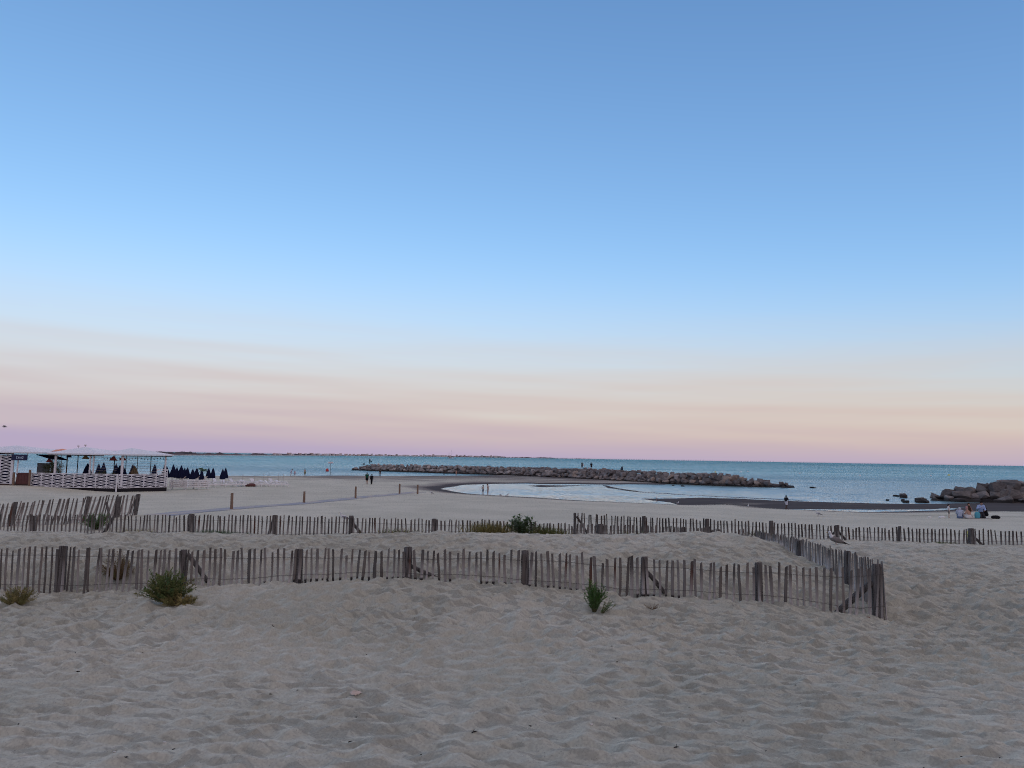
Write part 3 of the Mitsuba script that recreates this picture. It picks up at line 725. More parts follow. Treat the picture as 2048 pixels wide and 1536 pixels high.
scene['path_mat'] = principled(mikit.proc(path_color), 0.85, 0.2)
PATH = [(-19.5, 36.0), (-19.4, 43.5), (-18.95, 51.5), (-17.6, 62.5), (-15.5, 74.0), (-12.9, 87.0), (-11.3, 96.5)]
pp = np.array(PATH); ss = np.linspace(0, len(pp) - 1, 180)
px_, py_ = (PchipInterpolator(np.arange(len(pp)), pp[:, k])(ss) for k in (0, 1))
tx, ty = np.gradient(px_), np.gradient(py_); l_ = np.hypot(tx, ty); nx_, ny_ = ty / l_, -tx / l_
W = []
for o in (-0.85, -0.84, -0.4, 0.0, 0.4, 0.84, 0.85):
    gx, gy = px_ + nx_ * o, py_ + ny_ * o
    W.append(np.stack([gx, gy, ground(gx, gy) + (0.03 if abs(o) < 0.845 else -0.05)], -1))
W = np.stack(W, 1); m = W.shape[1]
i, j = np.meshgrid(np.arange(len(ss) - 1), np.arange(m - 1), indexing='ij')
a = (i * m + j).ravel(); b = ((i + 1) * m + j).ravel()
struct('path', (W.reshape(-1, 3), np.vstack([np.stack([a, b + 1, b], 1), np.stack([a, a + 1, b + 1], 1)])), 'path_mat', False, 'blue grey matting path laid across the sand')

# ------------------------------------------------------------------ the beach bar: deck, lattice screens, white canopies
scene['panel_white'] = principled((0.78, 0.77, 0.78), 0.5, 0.35)
scene['canvas_white'] = principled((0.74, 0.75, 0.78), 0.8, 0.2)
scene['navy_cloth'] = principled((0.012, 0.015, 0.045), 0.9, 0.1)
scene['skirt_dark'] = principled((0.012, 0.009, 0.012), 0.7, 0.3)
scene['dark_post'] = principled((0.07, 0.06, 0.055), 0.6, 0.3)
scene['deck_mat'] = principled((0.16, 0.12, 0.10), 0.8, 0.2)
scene['gate_mat'] = principled((0.13, 0.055, 0.05), 0.7, 0.3)
scene['sign_navy'] = principled((0.010, 0.014, 0.06), 0.4, 0.4)
scene['sign_mark'] = principled((0.45, 0.55, 0.66), 0.5, 0.3)
scene['rope_mat'] = principled((0.45, 0.40, 0.35), 0.8, 0.2)
scene['lamp_red'] = principled((0.26, 0.055, 0.05), 0.8, 0.2)
scene['lamp_straw'] = principled((0.26, 0.19, 0.09), 0.9, 0.1)
scene['orange_cloth'] = principled((0.75, 0.34, 0.22), 0.8, 0.2)
scene['pennant_mat'] = principled((0.06, 0.08, 0.11), 0.8, 0.2)
scene['straw_mat'] = principled((0.20, 0.15, 0.09), 0.95, 0.1)
DA, DB, DC, DD, DE = (np.array(p) for p in ((-50.05, 80.95), (-40.95, 80.85), (-37.9, 85.6), (-41.6, 92.0), (-52.0, 92.0)))
FLOOR, RAIL, EAVE = 1.26, 2.58, 4.68


def lattice(w, h, rows):
    """A white screen of wavy laths: rows of lens-shaped gaps, each row set half a panel off from the next."""
    body = shapely.box(0, 0, w, h)
    fr, gaps = 0.05, []
    pitch = (h - 2 * fr) / (2 * rows)
    for k in range(2 * rows):
        y = fr + pitch * (k + 0.5)
        def lens(x0, x1, clip):
            xs = np.linspace(x0, x1, 15); t = (xs - x0) / (x1 - x0) * 2 - 1
            hh = pitch * 0.46 * (1 - np.abs(t) ** 2.0)
            g = Polygon(list(zip(xs, y + hh)) + list(zip(xs[::-1], (y - hh)[::-1])))
            return g.intersection(clip)
        clip = shapely.box(fr, 0, w - fr, h)
        if k % 2: gaps.append(lens(0.06 * w, 0.94 * w, clip))
        else: gaps += [lens(-0.40 * w, 0.44 * w, clip), lens(0.56 * w, 1.40 * w, clip)]
    g = body.difference(shapely.union_all(gaps))
    if hasattr(g, 'geoms'): g = max(g.geoms, key=lambda q: q.area)
    return trimesh.creation.extrude_polygon(g.simplify(0.003), 0.03, engine='earcut')


def stand_panel(m, p0, p1, z, off=0.0):
    """Stands a flat panel (x along, y up, thickness z) on the line from p0 to p1."""
    d = (p1 - p0) / np.linalg.norm(p1 - p0); n = np.array([d[1], -d[0]])
    v = m.vertices.copy()
    m = m.copy(); m.vertices = np.stack([p0[0] + v[:, 0] * d[0] + (v[:, 2] + off) * n[0], p0[1] + v[:, 0] * d[1] + (v[:, 2] + off) * n[1], z + v[:, 1]], 1)
    m.fix_normals(); return m


def prism(pts, z0, z1):
    m = trimesh.creation.extrude_polygon(Polygon(pts), z1 - z0, engine='earcut'); m.apply_translation([0, 0, z0]); return m


def canopy(pts, apex, z, over=0.0):
    """A shallow tent roof: eave band and four sloping sides, with thickness."""
    p = np.array(pts); n = len(p)
    v = np.vstack([np.c_[p, np.full(n, z - 0.14)], np.c_[p, np.full(n, z)], [[*apex]], [[apex[0], apex[1], apex[2] - 0.1]]])
    f = []
    for i in range(n):
        j = (i + 1) % n
        f += [[i, j, n + j], [i, n + j, n + i], [n + i, n + j, 2 * n], [j, i, 2 * n + 1]]
    m = trimesh.Trimesh(v, np.array(f), process=False); m.fix_normals(); return m


pav = thing('beach_pavilion', 'open white beach bar terrace with tent roofs and wavy white lattice screens at left', 'pavilion')
part(pav, 'deck', prism([DA + [0, .06], DB + [0, .06], DC + [-.05, .03], DD, DE], FLOOR - 0.12, FLOOR), 'deck_mat')
part(pav, 'skirt', prism([DA, DB, DC, DD, DE], 0.2, FLOOR - 0.125), 'skirt_dark')
for k in range(8):
    p0, p1 = DA + (DB - DA) * k / 8, DA + (DB - DA) * (k + 1) / 8
    part(pav, 'lattice_panel', stand_panel(lattice(np.linalg.norm(p1 - p0) - 0.01, RAIL - FLOOR + 0.16, 5), p0, p1, FLOOR - 0.14, 0.04), 'panel_white')
for k in range(4):
    p0, p1 = DB + (DC - DB) * (k / 4 + 0.01), DB + (DC - DB) * ((k + 1) / 4 + 0.01 * (k < 3))
    hh = RAIL - FLOOR + 0.16 + (0.48 if k == 3 else 0)
    part(pav, 'lattice_panel', stand_panel(lattice(np.linalg.norm(p1 - p0) - 0.01, hh, 5 if k < 3 else 7), p0, p1, FLOOR - 0.14, 0.04), 'panel_white')
part(pav, 'windbreak', join([stand_panel(trimesh.creation.box(extents=(9.0, 1.28, 0.01)), DA + (DB - DA) / 2, DB, FLOOR + 0.6, -0.02), stand_panel(trimesh.creation.box(extents=(5.4, 1.28, 0.01)), DB + (DC - DB) / 2, DC, FLOOR + 0.6, -0.02)]), 'navy_cloth', label='dark cloth windbreak behind the lattice')
part(pav, 'corner_post', tube([[-40.98, 80.66, 0.2], [-40.92, 80.68, 2.62]], 0.085, 10), 'panel_white', 40)


def upright(p, z0, z1, r, mat, lean=0.0): part(pav, 'roof_post', tube([[p[0], p[1], z0], [p[0] + lean, p[1], z1]], r, 8), mat, 40)


for p, r_, mt in [((-47.7, 81.1), .12, 'panel_white'), ((-44.1, 81.15), .09, 'panel_white'), ((-43.75, 81.15), .09, 'panel_white'), ((-40.75, 81.2), .13, 'panel_white'), ((-38.1, 85.4), .10, 'panel_white'),
                  ((-47.0, 84.0), .05, 'dark_post'), ((-47.2, 87.5), .07, 'bollard_mat'), ((-44.3, 86.5), .05, 'dark_post'), ((-43.0, 86.5), .04, 'dark_post'), ((-41.0, 85.0), .04, 'dark_post'), ((-40.6, 87.3), .045, 'dark_post'), ((-49.6, 86.5), .06, 'bollard_mat')]:
    upright(p, FLOOR, EAVE - 0.05, r_, mt)
part(pav, 'canopy', canopy([(-48.3, 80.4), (-42.4, 80.2), (-42.4, 87.6), (-49.6, 87.6)], (-46.3, 84, 5.38), EAVE), 'canvas_white')
part(pav, 'canopy', canopy([(-42.38, 80.2), (-40.5, 80.1), (-37.3, 85.6), (-39.9, 89.5), (-42.38, 89.5)], (-42.0, 85.5, 5.36), EAVE + 0.003), 'canvas_white')
part(pav, 'roof_beam', join([box((-45.35, 80.62, EAVE - 0.2), (5.8, 0.1, 0.1)), tube([[-40.45, 80.3, EAVE - 0.2], [-37.5, 85.5, EAVE - 0.2]], 0.05, 6)]), 'dark_post')
rail = []
for k in range(9):
    z = FLOOR + 0.5 + 0.3 * k
    rail.append(tube([[-49.4, 91.6, z], [-41.7, 91.4, z]], 0.016, 4))
part(pav, 'rear_railing', join(rail), 'rope_mat', True, label='horizontal ropes strung along the seaward side', kind='stuff')
pen = []
for k in range(26):
    x = -48.6 + k * 0.36
    if k in (3, 4, 9, 16, 20): continue
    z = 4.02 + 0.07 * math.sin(k * 0.9)
    pen += [trimesh.Trimesh(np.array([[x - .09, 89, z + .06], [x + .09, 89, z + .06], [x, 89, z + .24], [x, 89.05, z + .08]]), np.array([[0, 1, 2], [0, 3, 1], [1, 3, 2], [2, 3, 0]]), process=False)]
g = thing('garland', 'string of small dark triangular pennants hung under the far eave of the pavilion', 'garland')
part(g, 'pennant', join(pen), 'pennant_mat', kind='stuff')
part(g, 'string', tube([[-49.2, 89, 4.33], [-45, 89, 4.24], [-39.6, 89, 4.33]], 0.012, 4), 'spar_mat', True)
for x, y, z, rr, mt, lab in [(-49.1, 82.3, 3.75, .32, 'lamp_red', 'dark red cone lamp shade hanging at the left end of the terrace'), (-45.2, 82.2, 4.15, .36, 'lamp_straw', 'olive straw cone lamp shade hanging left of the twin white posts'),
                             (-42.35, 82.4, 4.02, .45, 'lamp_red', 'large red brown cone lamp shade hanging right of the twin white posts'), (-41.4, 82.5, 4.08, .36, 'lamp_red', 'red cone lamp shade hanging beside the corner roof post'),
                             (-47.2, 82.6, 4.28, .30, 'navy_cloth', 'small dark cone lamp shade hanging high at the left of the terrace')]:
    t = thing('hanging_lamp', lab, 'lamp', 'cone lamps hung under the canopies')
    part(t, 'shade', moved(lathe([(0.04, 0.42), (rr * 0.5, 0.2), (rr, -0.05), (rr * 0.96, -0.05), (rr * 0.46, 0.17), (0.02, 0.40)], 12), (x, y, z)), mt, 30)
    part(t, 'cord', tube([[x, y, z + .4], [x, y, EAVE + 0.05]], 0.012, 4), 'spar_mat', True)

# the hut at the left edge with its tall lattice wall, sign and gate
hut = thing('beach_hut', 'white tent roofed hut with a tall wavy lattice wall at the left edge', 'hut')
H0, H1 = np.array([-55.6, 80.9]), np.array([-52.15, 80.9])
for k in range(3):
    p0, p1 = H0 + (H1 - H0) * k / 3, H0 + (H1 - H0) * (k + 1) / 3
    part(hut, 'lattice_panel', stand_panel(lattice(1.14, 3.02, 9), p0, p1, 1.42, 0.03), 'panel_white')
part(hut, 'backing', box(((H0[0] + H1[0]) / 2, 81.0, 2.9), (3.4, 0.02, 2.9)), 'navy_cloth')
part(hut, 'corner_post', box((-52.02, 80.86, 2.92), (0.22, 0.16, 3.1)), 'panel_white')
part(hut, 'fascia', box((-53.9, 80.7, 4.56), (4.0, 0.1, 0.16)), 'skirt_dark')
part(hut, 'canopy', canopy([(-57.5, 80.3), (-48.6, 80.3), (-48.6, 88.5), (-57.5, 88.5)], (-53.8, 84, 5.42), EAVE + 0.05), 'canvas_white')
part(hut, 'floor', box((-53.2, 84.4, 1.3), (6.2, 6.6, 0.2)), 'deck_mat')
for x in (-57.2, -52.1):
    part(hut, 'roof_post', tube([[x, 87.9, 1.3], [x, 87.9, 4.6]], 0.08, 8), 'panel_white', 40)
part(hut, 'counter', box((-51.1, 85.2, 1.9), (1.7, 0.5, 1.1)), 'gate_mat')
part(hut, 'roller_blind', box((-51.05, 84.6, 3.0), (1.35, 0.05, 1.1)), 'path_mat', label='grey slatted blind over the counter')
gate = thing('gate', 'low dark red board gate below the navy sign board', 'gate')
for k in range(5):
    part(gate, 'board', box((-51.42 + 0.29 * k, 80.9, 1.98), (0.275, 0.04 + 0.006 * (k % 2), 1.2)), 'gate_mat')
part(gate, 'cross_rail', join([box((-50.85, 80.86, 1.5), (1.45, 0.035, 0.09)), box((-50.85, 80.86, 2.45), (1.45, 0.035, 0.09))]), 'gate_mat')
for x, h, mt, lab in [(-51.98 + 0.28, 2.62, 'bollard_mat', 'wooden gate post left of the dark red gate'), (-50.05, 2.9, 'bollard_mat', 'wooden gate post right of the dark red gate')]:
    k = thing('gate_post', lab, 'post'); add(k, tube([[x, 80.7, 0.9], [x, 80.7, h]], 0.11, 9), mt, 40)
k = thing('white_pole', 'slim white pole standing just left of the gate under the sign', 'pole'); add(k, tube([[-51.35, 80.6, 2.5], [-51.3, 80.6, 4.0]], 0.075, 8), 'panel_white', 40)
sign = thing('sign_board', 'navy sign board with a pale blue mark hung over the gate', 'sign')
part(sign, 'board', box((-50.95, 80.2, 4.17), (1.66, 0.06, 0.6)), 'sign_navy')
mk = [box((-51.22, 80.16, 4.16), (0.05, 0.02, 0.28)), box((-51.16, 80.16, 4.29), (0.12, 0.02, 0.04)), box((-51.16, 80.16, 4.03), (0.12, 0.02, 0.04)),
      box((-50.56, 80.16, 4.16), (0.05, 0.02, 0.28)), box((-50.60, 80.16, 4.29), (0.12, 0.02, 0.04)), box((-50.60, 80.16, 4.03), (0.12, 0.02, 0.04)),
      box((-51.01, 80.16, 4.15), (0.09, 0.02, 0.17)), box((-50.87, 80.16, 4.20), (0.12, 0.02, 0.05)), box((-50.87, 80.16, 4.09), (0.12, 0.02, 0.05)), box((-50.74, 80.16, 4.15), (0.09, 0.02, 0.17))]
part(sign, 'mark', join(mk), 'sign_mark', kind='stuff')
part(sign, 'bracket', join([tube([[-51.7, 80.25, 4.45], [-51.7, 80.35, 4.62]], 0.03, 5), tube([[-50.2, 80.25, 4.45], [-50.2, 80.35, 4.62]], 0.03, 5)]), 'bollard_mat', True)
for x, lab in [(-54.6, 'leaning wooden stake with pale rags tied to it before the tall lattice wall'), ]:
    k = thing('stake', lab, 'stake')
    part(k, 'pole', tube([[-53.9, 79.6, 1.0], [-53.55, 79.6, 2.4]], 0.11, 8), 'bollard_mat', 40)
    part(k, 'rag', join([box((-53.6, 79.5, 2.2), (.14, .1, .2)), box((-53.7, 79.5, 1.85), (.12, .1, .14))]), 'orange_cloth')
k = thing('driftwood_beam', 'dark weathered beam lying on the sand in front of the hut', 'beam')
add(k, tube([[-54.2, 78.2, 1.34], [-53.2, 78.3, 1.40], [-52.5, 78.4, 1.40]], 0.09, 8), 'dark_post', 40)
k = thing('shade_sail', 'dark navy sloping shade sail between the hut and the pavilion', 'shade sail')
sv = np.array([[-50.1, 81.6, 4.5], [-49.2, 83.4, 4.48], [-47.2, 82.6, 3.96], [-48.2, 81.2, 4.1], [-48.9, 82.2, 4.05]])
f_ = np.array([[0, 1, 4], [1, 2, 4], [2, 3, 4], [3, 0, 4]])
sm = trimesh.Trimesh(np.vstack([sv, sv - [0, 0, 0.05]]), np.vstack([f_, f_[:, ::-1] + 5, [[0, 5, 6], [0, 6, 1], [1, 6, 7], [1, 7, 2], [2, 7, 8], [2, 8, 3], [3, 8, 5], [3, 5, 0]]]), process=False)
add(k, sm, 'navy_cloth')


# ------------------------------------------------------------------ parasols
def closed_parasol(x, y, z, h, r, mat, label, foot=True, group='closed navy parasols', cat='parasol'):
    t = thing('closed_parasol', label, cat, group)
    n, rg = 16, np.random.default_rng(int(abs(x * 977 + y * 131)))
    g = np.arange(n) * 2 * np.pi / n
    zs = np.array([0.40, 0.42, 0.55, 0.72, 0.86, 0.97, 1.0]) * h
    rr = np.array([0.75, 0.98, 0.92, 0.66, 0.42, 0.16, 0.03]) * r
    fold = 1 + 0.22 * np.where(np.arange(n) % 2, 1, -1)[None, :] * np.array([1, 1, .9, .8, .7, .4, 0])[:, None] + 0.05 * rg.normal(size=(7, n))
    v = np.stack([rr[:, None] * fold * np.cos(g), rr[:, None] * fold * np.sin(g), np.repeat(zs[:, None], n, 1)], -1).reshape(-1, 3)
    f = []
    for i in range(6):
        for j in range(n):
            q = [i * n + j, i * n + (j + 1) % n, (i + 1) * n + (j + 1) % n, (i + 1) * n + j]
            f += [[q[0], q[1], q[2]], [q[0], q[2], q[3]]]
    v = np.vstack([v, [[0, 0, 0.40 * h]]]); f += [[(j + 1) % n, j, len(v) - 1] for j in range(n)]
    part(t, 'canopy', moved(trimesh.Trimesh(v, np.array(f), process=False), (x, y, z)), mat, False)
    part(t, 'pole', moved(tube([[0, 0, -0.2], [0, 0, h * 0.99]], 0.024, 6), (x, y, z)), 'rope_mat', True)
    part(t, 'finial', moved(trimesh.creation.icosphere(1, 0.035), (x, y, z + h * 1.005)), 'dark_post', True)
    if foot: part(t, 'foot', moved(lathe([(.22, -.02), (.22, .06), (.06, .12), (.001, .12)], 10), (x, y, z)), 'rope_mat', 40)
    return t


UMB = [(-47.66, 109.1, 2.3, 'closed navy parasol peeping out just right of the tall end lattice'),
       (-45.55, 105.7, 2.4, 'closed navy parasol, first of the tight cluster right of the pavilion'),
       (-44.6, 104.5, 2.3, 'closed navy parasol, second of the tight cluster right of the pavilion'),
       (-45.0, 106.0, 2.5, 'closed navy parasol, third and tallest of the tight cluster'),
       (-43.6, 103.6, 2.35, 'closed navy parasol, fourth of the tight cluster right of the pavilion'),
       (-44.3, 106.2, 2.4, 'closed navy parasol, last of the tight cluster with a palm behind it'),
       (-42.34, 103.2, 2.25, 'closed navy parasol, left one of the pair right of the cluster'),
       (-43.32, 106.9, 2.35, 'closed navy parasol, right one of the pair right of the cluster'),
       (-39.7, 99.6, 2.2, 'closed navy parasol standing nearest, alone in front between the pairs'),
       (-41.94, 107.6, 2.35, 'closed navy parasol, left one of the middle pair over the loungers'),
       (-41.45, 107.9, 2.4, 'closed navy parasol, right one of the middle pair over the loungers'),
       (-38.98, 104.9, 2.3, 'closed navy parasol, left one of the last pair over the loungers'),
       (-39.95, 108.6, 2.4, 'closed navy parasol, right one of the last pair, rightmost of all')]
for x, y, h, lab in UMB: closed_parasol(x, y, float(ground(x, y)[0]), h, 0.31 if 'cluster' not in lab else 0.36, 'navy_cloth', lab)
_lab = ['behind the left end of the terrace', 'second from the left end of the terrace', 'tall one left of the twin posts', 'behind the twin white posts', 'midway between the twin posts and the corner post', 'just left of the corner post, tall',
        'just right of the corner post', 'second right of the corner post', 'near the end of the terrace', 'beside the last white roof post', 'low one left of the corner post', 'small one among the roof posts']
for i, (px_x, py_y, h) in enumerate([(-54.0, 101.5, 2.5), (-53.2, 101.2, 2.7), (-46.0, 84.2, 2.35), (-47.7, 93.6, 2.4), (-42.7, 84.6, 2.2), (-41.9, 83.6, 2.25), (-46.2, 100.5, 2.6), (-44.4, 99.5, 2.7), (-42.9, 98.5, 2.6), (-42.1, 99.0, 2.5), (-46.6, 95.5, 2.5), (-43.7, 98.5, 2.3)]):
    inside = py_y < 91
    closed_parasol(px_x, py_y, FLOOR if inside else float(ground(px_x, py_y)[0]) + 0.25, h, 0.42 if inside else 0.34, 'navy_cloth', 'closed navy parasol at the pavilion, ' + _lab[i], group='parasols seen through the pavilion')
closed_parasol(-41.0, 84.4, FLOOR, 2.15, 0.45, 'straw_mat', 'closed brown straw parasol inside the right half of the pavilion', group=None)
t = thing('open_parasol', 'orange open parasol whose flat top shows above the eave at the left of the pavilion', 'parasol')
part(t, 'canopy', moved(lathe([(1.0, 0.0), (0.6, 0.16), (0.02, 0.27), (0.02, 0.25), (0.6, 0.13), (0.98, -0.02)], 12), (-48.2, 83.0, 4.86)), 'orange_cloth', False)
part(t, 'pole', tube([[-48.2, 83, FLOOR], [-48.2, 83, 5.1]], 0.03, 6), 'rope_mat', True)
for x, y, z, lab in [(-47.9, 85.5, 5.33, 'small dark floodlight standing on the left slope of the pavilion roof'), (-46.3, 84.0, 5.42, 'small dark floodlight on the peak of the pavilion roof')]:
    t = thing('floodlight', lab, 'floodlight')
    part(t, 'stem', tube([[x, y, z - .3], [x, y, z + .1]], 0.025, 5), 'spar_mat', True)
    part(t, 'head', box((x, y, z + .14), (.2, .1, .12), 0.4), 'rope_mat')


# ------------------------------------------------------------------ loungers
scene['lounger_white'] = principled((0.84, 0.83, 0.82), 0.5, 0.35)
scene['lounger_cream'] = principled((0.58, 0.50, 0.44), 0.8, 0.2)


def make_lounger_parts(back_up):
    L, W, Hh = 1.9, 0.66, 0.34
    side = join([box((0, s * W / 2, Hh), (L, 0.06, 0.15)) for s in (-1, 1)] + [box((s * L / 2, 0, Hh), (0.06, W, 0.14)) for s in (-1, 1)])
    legs = []
    for sx in (-0.72, 0.72):
        for sy in (-1, 1):
            legs.append(tube([[sx, sy * W / 2 * 0.98, Hh], [sx + 0.10 * np.sign(sx), sy * W / 2 * 0.98, 0.0]], 0.045, 6))
    seat = join([box((-L / 2 + 0.12 + k * 0.105, 0, Hh + 0.02), (0.095, W - 0.04, 0.03)) for k in range(12)])
    b = join([box((0.09 + k * 0.105, 0, 0), (0.098, W - 0.06, 0.03)) for k in range(6)] + [box((0.36, s * (W / 2 - 0.05), -0.02), (0.72, 0.035, 0.03)) for s in (-1, 1)])
    b.apply_transform(trimesh.transformations.rotation_matrix(-back_up, [0, 1, 0])); b.apply_translation([L / 2 - 0.72, 0, Hh + 0.03])
    return {'frame': mikit.ply(side, None), 'seat': mikit.ply(seat, None), 'backrest': mikit.ply(b, None)}, [mikit.ply(q, None, 40) for q in legs]


LOUNGE = {False: make_lounger_parts(0.36), True: make_lounger_parts(0.75)}


def lounger(x, y, z, yaw, up, label, group, mat='lounger_white', tip=0.0):
    t = thing('sun_lounger', label, 'sun lounger', group)
    m = TR().translate([float(x), float(y), float(z)]).rotate([0, 0, 1], float(yaw)).rotate([0, 1, 0], float(tip))
    ps, legs = LOUNGE[up]
    for n, d in ps.items(): scene[numbered(t + '__' + n)] = {**d, 'to_world': m, 'bsdf': {'type': 'ref', 'id': 'lounger_cream' if mat == 'lounger_cream' and n != 'frame' else 'lounger_white'}}
    for d in legs: scene[numbered(t + '__leg')] = {**d, 'to_world': m, 'bsdf': {'type': 'ref', 'id': 'lounger_white'}}


_r = np.random.default_rng(71)
_ord = ['first', 'second', 'third', 'fourth', 'fifth', 'sixth', 'seventh', 'eighth', 'ninth', 'tenth', 'eleventh', 'twelfth']
FR = [(-40.1, 99.5), (-39.0, 100.3), (-37.9, 101.0), (-36.8, 101.7), (-35.9, 102.5), (-34.4, 104.4), (-33.5, 104.9), (-32.6, 105.3), (-31.9, 105.5), (-31.1, 105.6), (-38.4, 99.6)]
for i, (x, y) in enumerate(FR[:10]):
    lounger(x, y, float(ground(x, y)[0]), 200 + _r.normal(0, 9), bool(i % 3 == 1), f'white slatted sun lounger, {_ord[i]} from the left in the front row', 'white sun loungers in two rows')
BK = [(-43.2, 110.5), (-41.9, 110.8), (-40.8, 111.3), (-39.9, 112.0), (-38.6, 113.1), (-37.5, 113.6), (-36.2, 114.2), (-35.0, 114.6), (-34.0, 114.8)]
for i, (x, y) in enumerate(BK):
    lounger(x, y, float(ground(x, y)[0]), 160 + _r.normal(0, 12), bool(i % 2), f'white slatted sun lounger, {_ord[i]} from the left in the back row', 'white sun loungers in two rows')
for i, (x, y) in enumerate([(-38.75, 90.6), (-37.9, 92.3), (-37.3, 93.4)]):
    for k in range(4):
        lounger(x + _r.normal(0, .04), y, float(ground(x, y)[0]) + 0.23 * k, 12 + 8 * i + _r.normal(0, 3), k == 3, f'cream sun lounger, {["lowest", "second", "third", "topmost"][k]} of the {["left", "middle", "right"][i]} stack beside the pavilion', 'stacked sun loungers beside the pavilion', 'lounger_cream')
t = thing('side_table', 'small white box table standing between the loungers', 'table')
z = float(ground(-35.9, 103.6)[0])
part(t, 'top', box((-35.97, 103.6, z + .72), (1.0, .7, .1)), 'lounger_white')
for sx in (-.46, 0, .46): part(t, 'leg', box((-35.97 + sx, 103.6, z + .33), (.09, .6, .68)), 'lounger_white')
t = thing('folded_cover', 'dark brown heap of folded cover beside the white table', 'cover')
hp = trimesh.creation.icosphere(2, 1.0); hp.vertices *= [0.75, 0.4, 0.28]; hp.vertices *= (0.8 + 0.4 * meshkit.fbm(hp.vertices * 3, 2, 5))[:, None]
add(t, moved(hp, (-34.85, 104.0, float(ground(-34.85, 104)[0]) + .18)), 'gate_mat', True)
for i, (x, y, h) in enumerate([(-38.3, 105.5, 1.2), (-36.6, 106.0, 1.6), (-35.2, 106.5, 1.5), (-34.3, 107.5, 1.7), (-33.8, 108.0, 1.8), (-32.3, 107.8, 1.7), (-31.2, 106.6, 1.7)]):
    k = thing('parasol_pole', f'thin bare parasol pole among the loungers, {_ord[i]} from the left', 'pole', 'bare parasol poles among the loungers')
    z = float(ground(x, y)[0]); add(k, tube([[x, y, z - .2], [x, y, z + h]], 0.022, 6), 'rope_mat', True)

# ------------------------------------------------------------------ people
_SPH = {}


def ball(c, r, n=10):
    s = m3.Manifold.sphere(float(r), n)
    return s.translate([float(v) for v in c])


def limb(a, b, ra, rb, n=10): return m3.Manifold.batch_hull([ball(a, ra, n), ball(b, rb, n)])


def to_tri(man, fine=0.05, smooth=6):
    if fine: man = man.refine_to_length(fine)
    q = man.to_mesh()
    m = trimesh.Trimesh(np.array(q.vert_properties[:, :3]), np.array(q.tri_verts), process=True)
    if smooth: trimesh.smoothing.filter_taubin(m, lamb=0.5, nu=0.52, iterations=smooth)
    return m


STAND = dict(pelvis=(0, 0, .95), waist=(0, .0, 1.10), chest=(0, 0, 1.30), neck=(0, .0, 1.47), head=(0, .02, 1.62), shl=(-.18, 0, 1.41), shr=(.18, 0, 1.41), ell=(-.23, -.02, 1.13), elr=(.23, -.02, 1.13), wrl=(-.24, .05, .89), wrr=(.24, .05, .89),
             hil=(-.09, 0, .92), hir=(.09, 0, .92), knl=(-.10, .02, .50), knr=(.10, .02, .50), anl=(-.10, -.01, .08), anr=(.10, -.01, .08), tol=(-.11, .15, .03), tor=(.11, .15, .03))
STRIDE = dict(knl=(-.09, .16, .51), anl=(-.09, .22, .09), tol=(-.09, .38, .06), knr=(.09, .02, .50), anr=(.09, -.26, .14), tor=(.09, -.16, .03), ell=(-.22, -.12, 1.14), wrl=(-.22, -.10, .90), elr=(.22, .06, 1.14), wrr=(.21, .22, .95))
SIT = dict(pelvis=(0, 0, .13), waist=(0, -.02, .28), chest=(0, .02, .50), neck=(0, .05, .66), head=(0, .09, .81), shl=(-.18, .03, .61), shr=(.18, .03, .61), ell=(-.25, .12, .38), elr=(.25, .12, .38), wrl=(-.14, .32, .36), wrr=(.14, .32, .36),
           hil=(-.10, .03, .12), hir=(.10, .03, .12), knl=(-.15, .42, .36), knr=(.15, .42, .36), anl=(-.10, .62, .07), anr=(.10, .62, .07), tol=(-.10, .78, .03), tor=(.10, .78, .03))
CROSS = dict(SIT, knl=(-.34, .28, .16), knr=(.34, .28, .16), anl=(.10, .34, .08), anr=(-.10, .40, .08), tol=(.22, .38, .05), tor=(-.22, .44, .05), wrl=(-.2, .3, .25), wrr=(.2, .3, .25))
KNEEL = dict(pelvis=(0, -.08, .42), waist=(0, -.05, .58), chest=(0, .02, .80), neck=(0, .06, .97), head=(0, .10, 1.12), shl=(-.18, .03, .92), shr=(.18, .03, .92), ell=(-.24, .14, .68), elr=(.24, .14, .68), wrl=(-.12, .34, .62), wrr=(.12, .34, .62),
             hil=(-.10, -.06, .38), hir=(.10, -.06, .38), knl=(-.13, .28, .09), knr=(.13, .28, .09), anl=(-.12, -.16, .08), anr=(.12, -.16, .08), tol=(-.12, -.30, .04), tor=(.12, -.30, .04))
SQUAT = dict(SIT, pelvis=(0, 0, .30), waist=(0, .03, .42), chest=(0, .10, .62), neck=(0, .14, .78), head=(0, .18, .93), shl=(-.17, .12, .72), shr=(.17, .12, .72), hil=(-.1, 0, .30), hir=(.1, 0, .30), knl=(-.16, .36, .46), knr=(.16, .36, .46),
             anl=(-.12, .18, .07), anr=(.12, .18, .07), tol=(-.13, .34, .03), tor=(.13, .34, .03), ell=(-.22, .26, .50), elr=(.22, .26, .50), wrl=(-.1, .42, .40), wrr=(.1, .42, .40))


def cloth(name, c):
    k = 'cloth_' + name
    if k not in scene: scene[k] = principled(c, 0.9, 0.15)
    return k


SKIN = cloth('skin', (0.36, 0.22, 0.16)); PALE = cloth('pale_skin', (0.52, 0.37, 0.30)); HAIR = cloth('dark_hair', (0.016, 0.012, 0.010)); BLACK = cloth('black', (0.012, 0.012, 0.016)); BROWN_HAIR = cloth('brown_hair', (0.055, 0.030, 0.018))


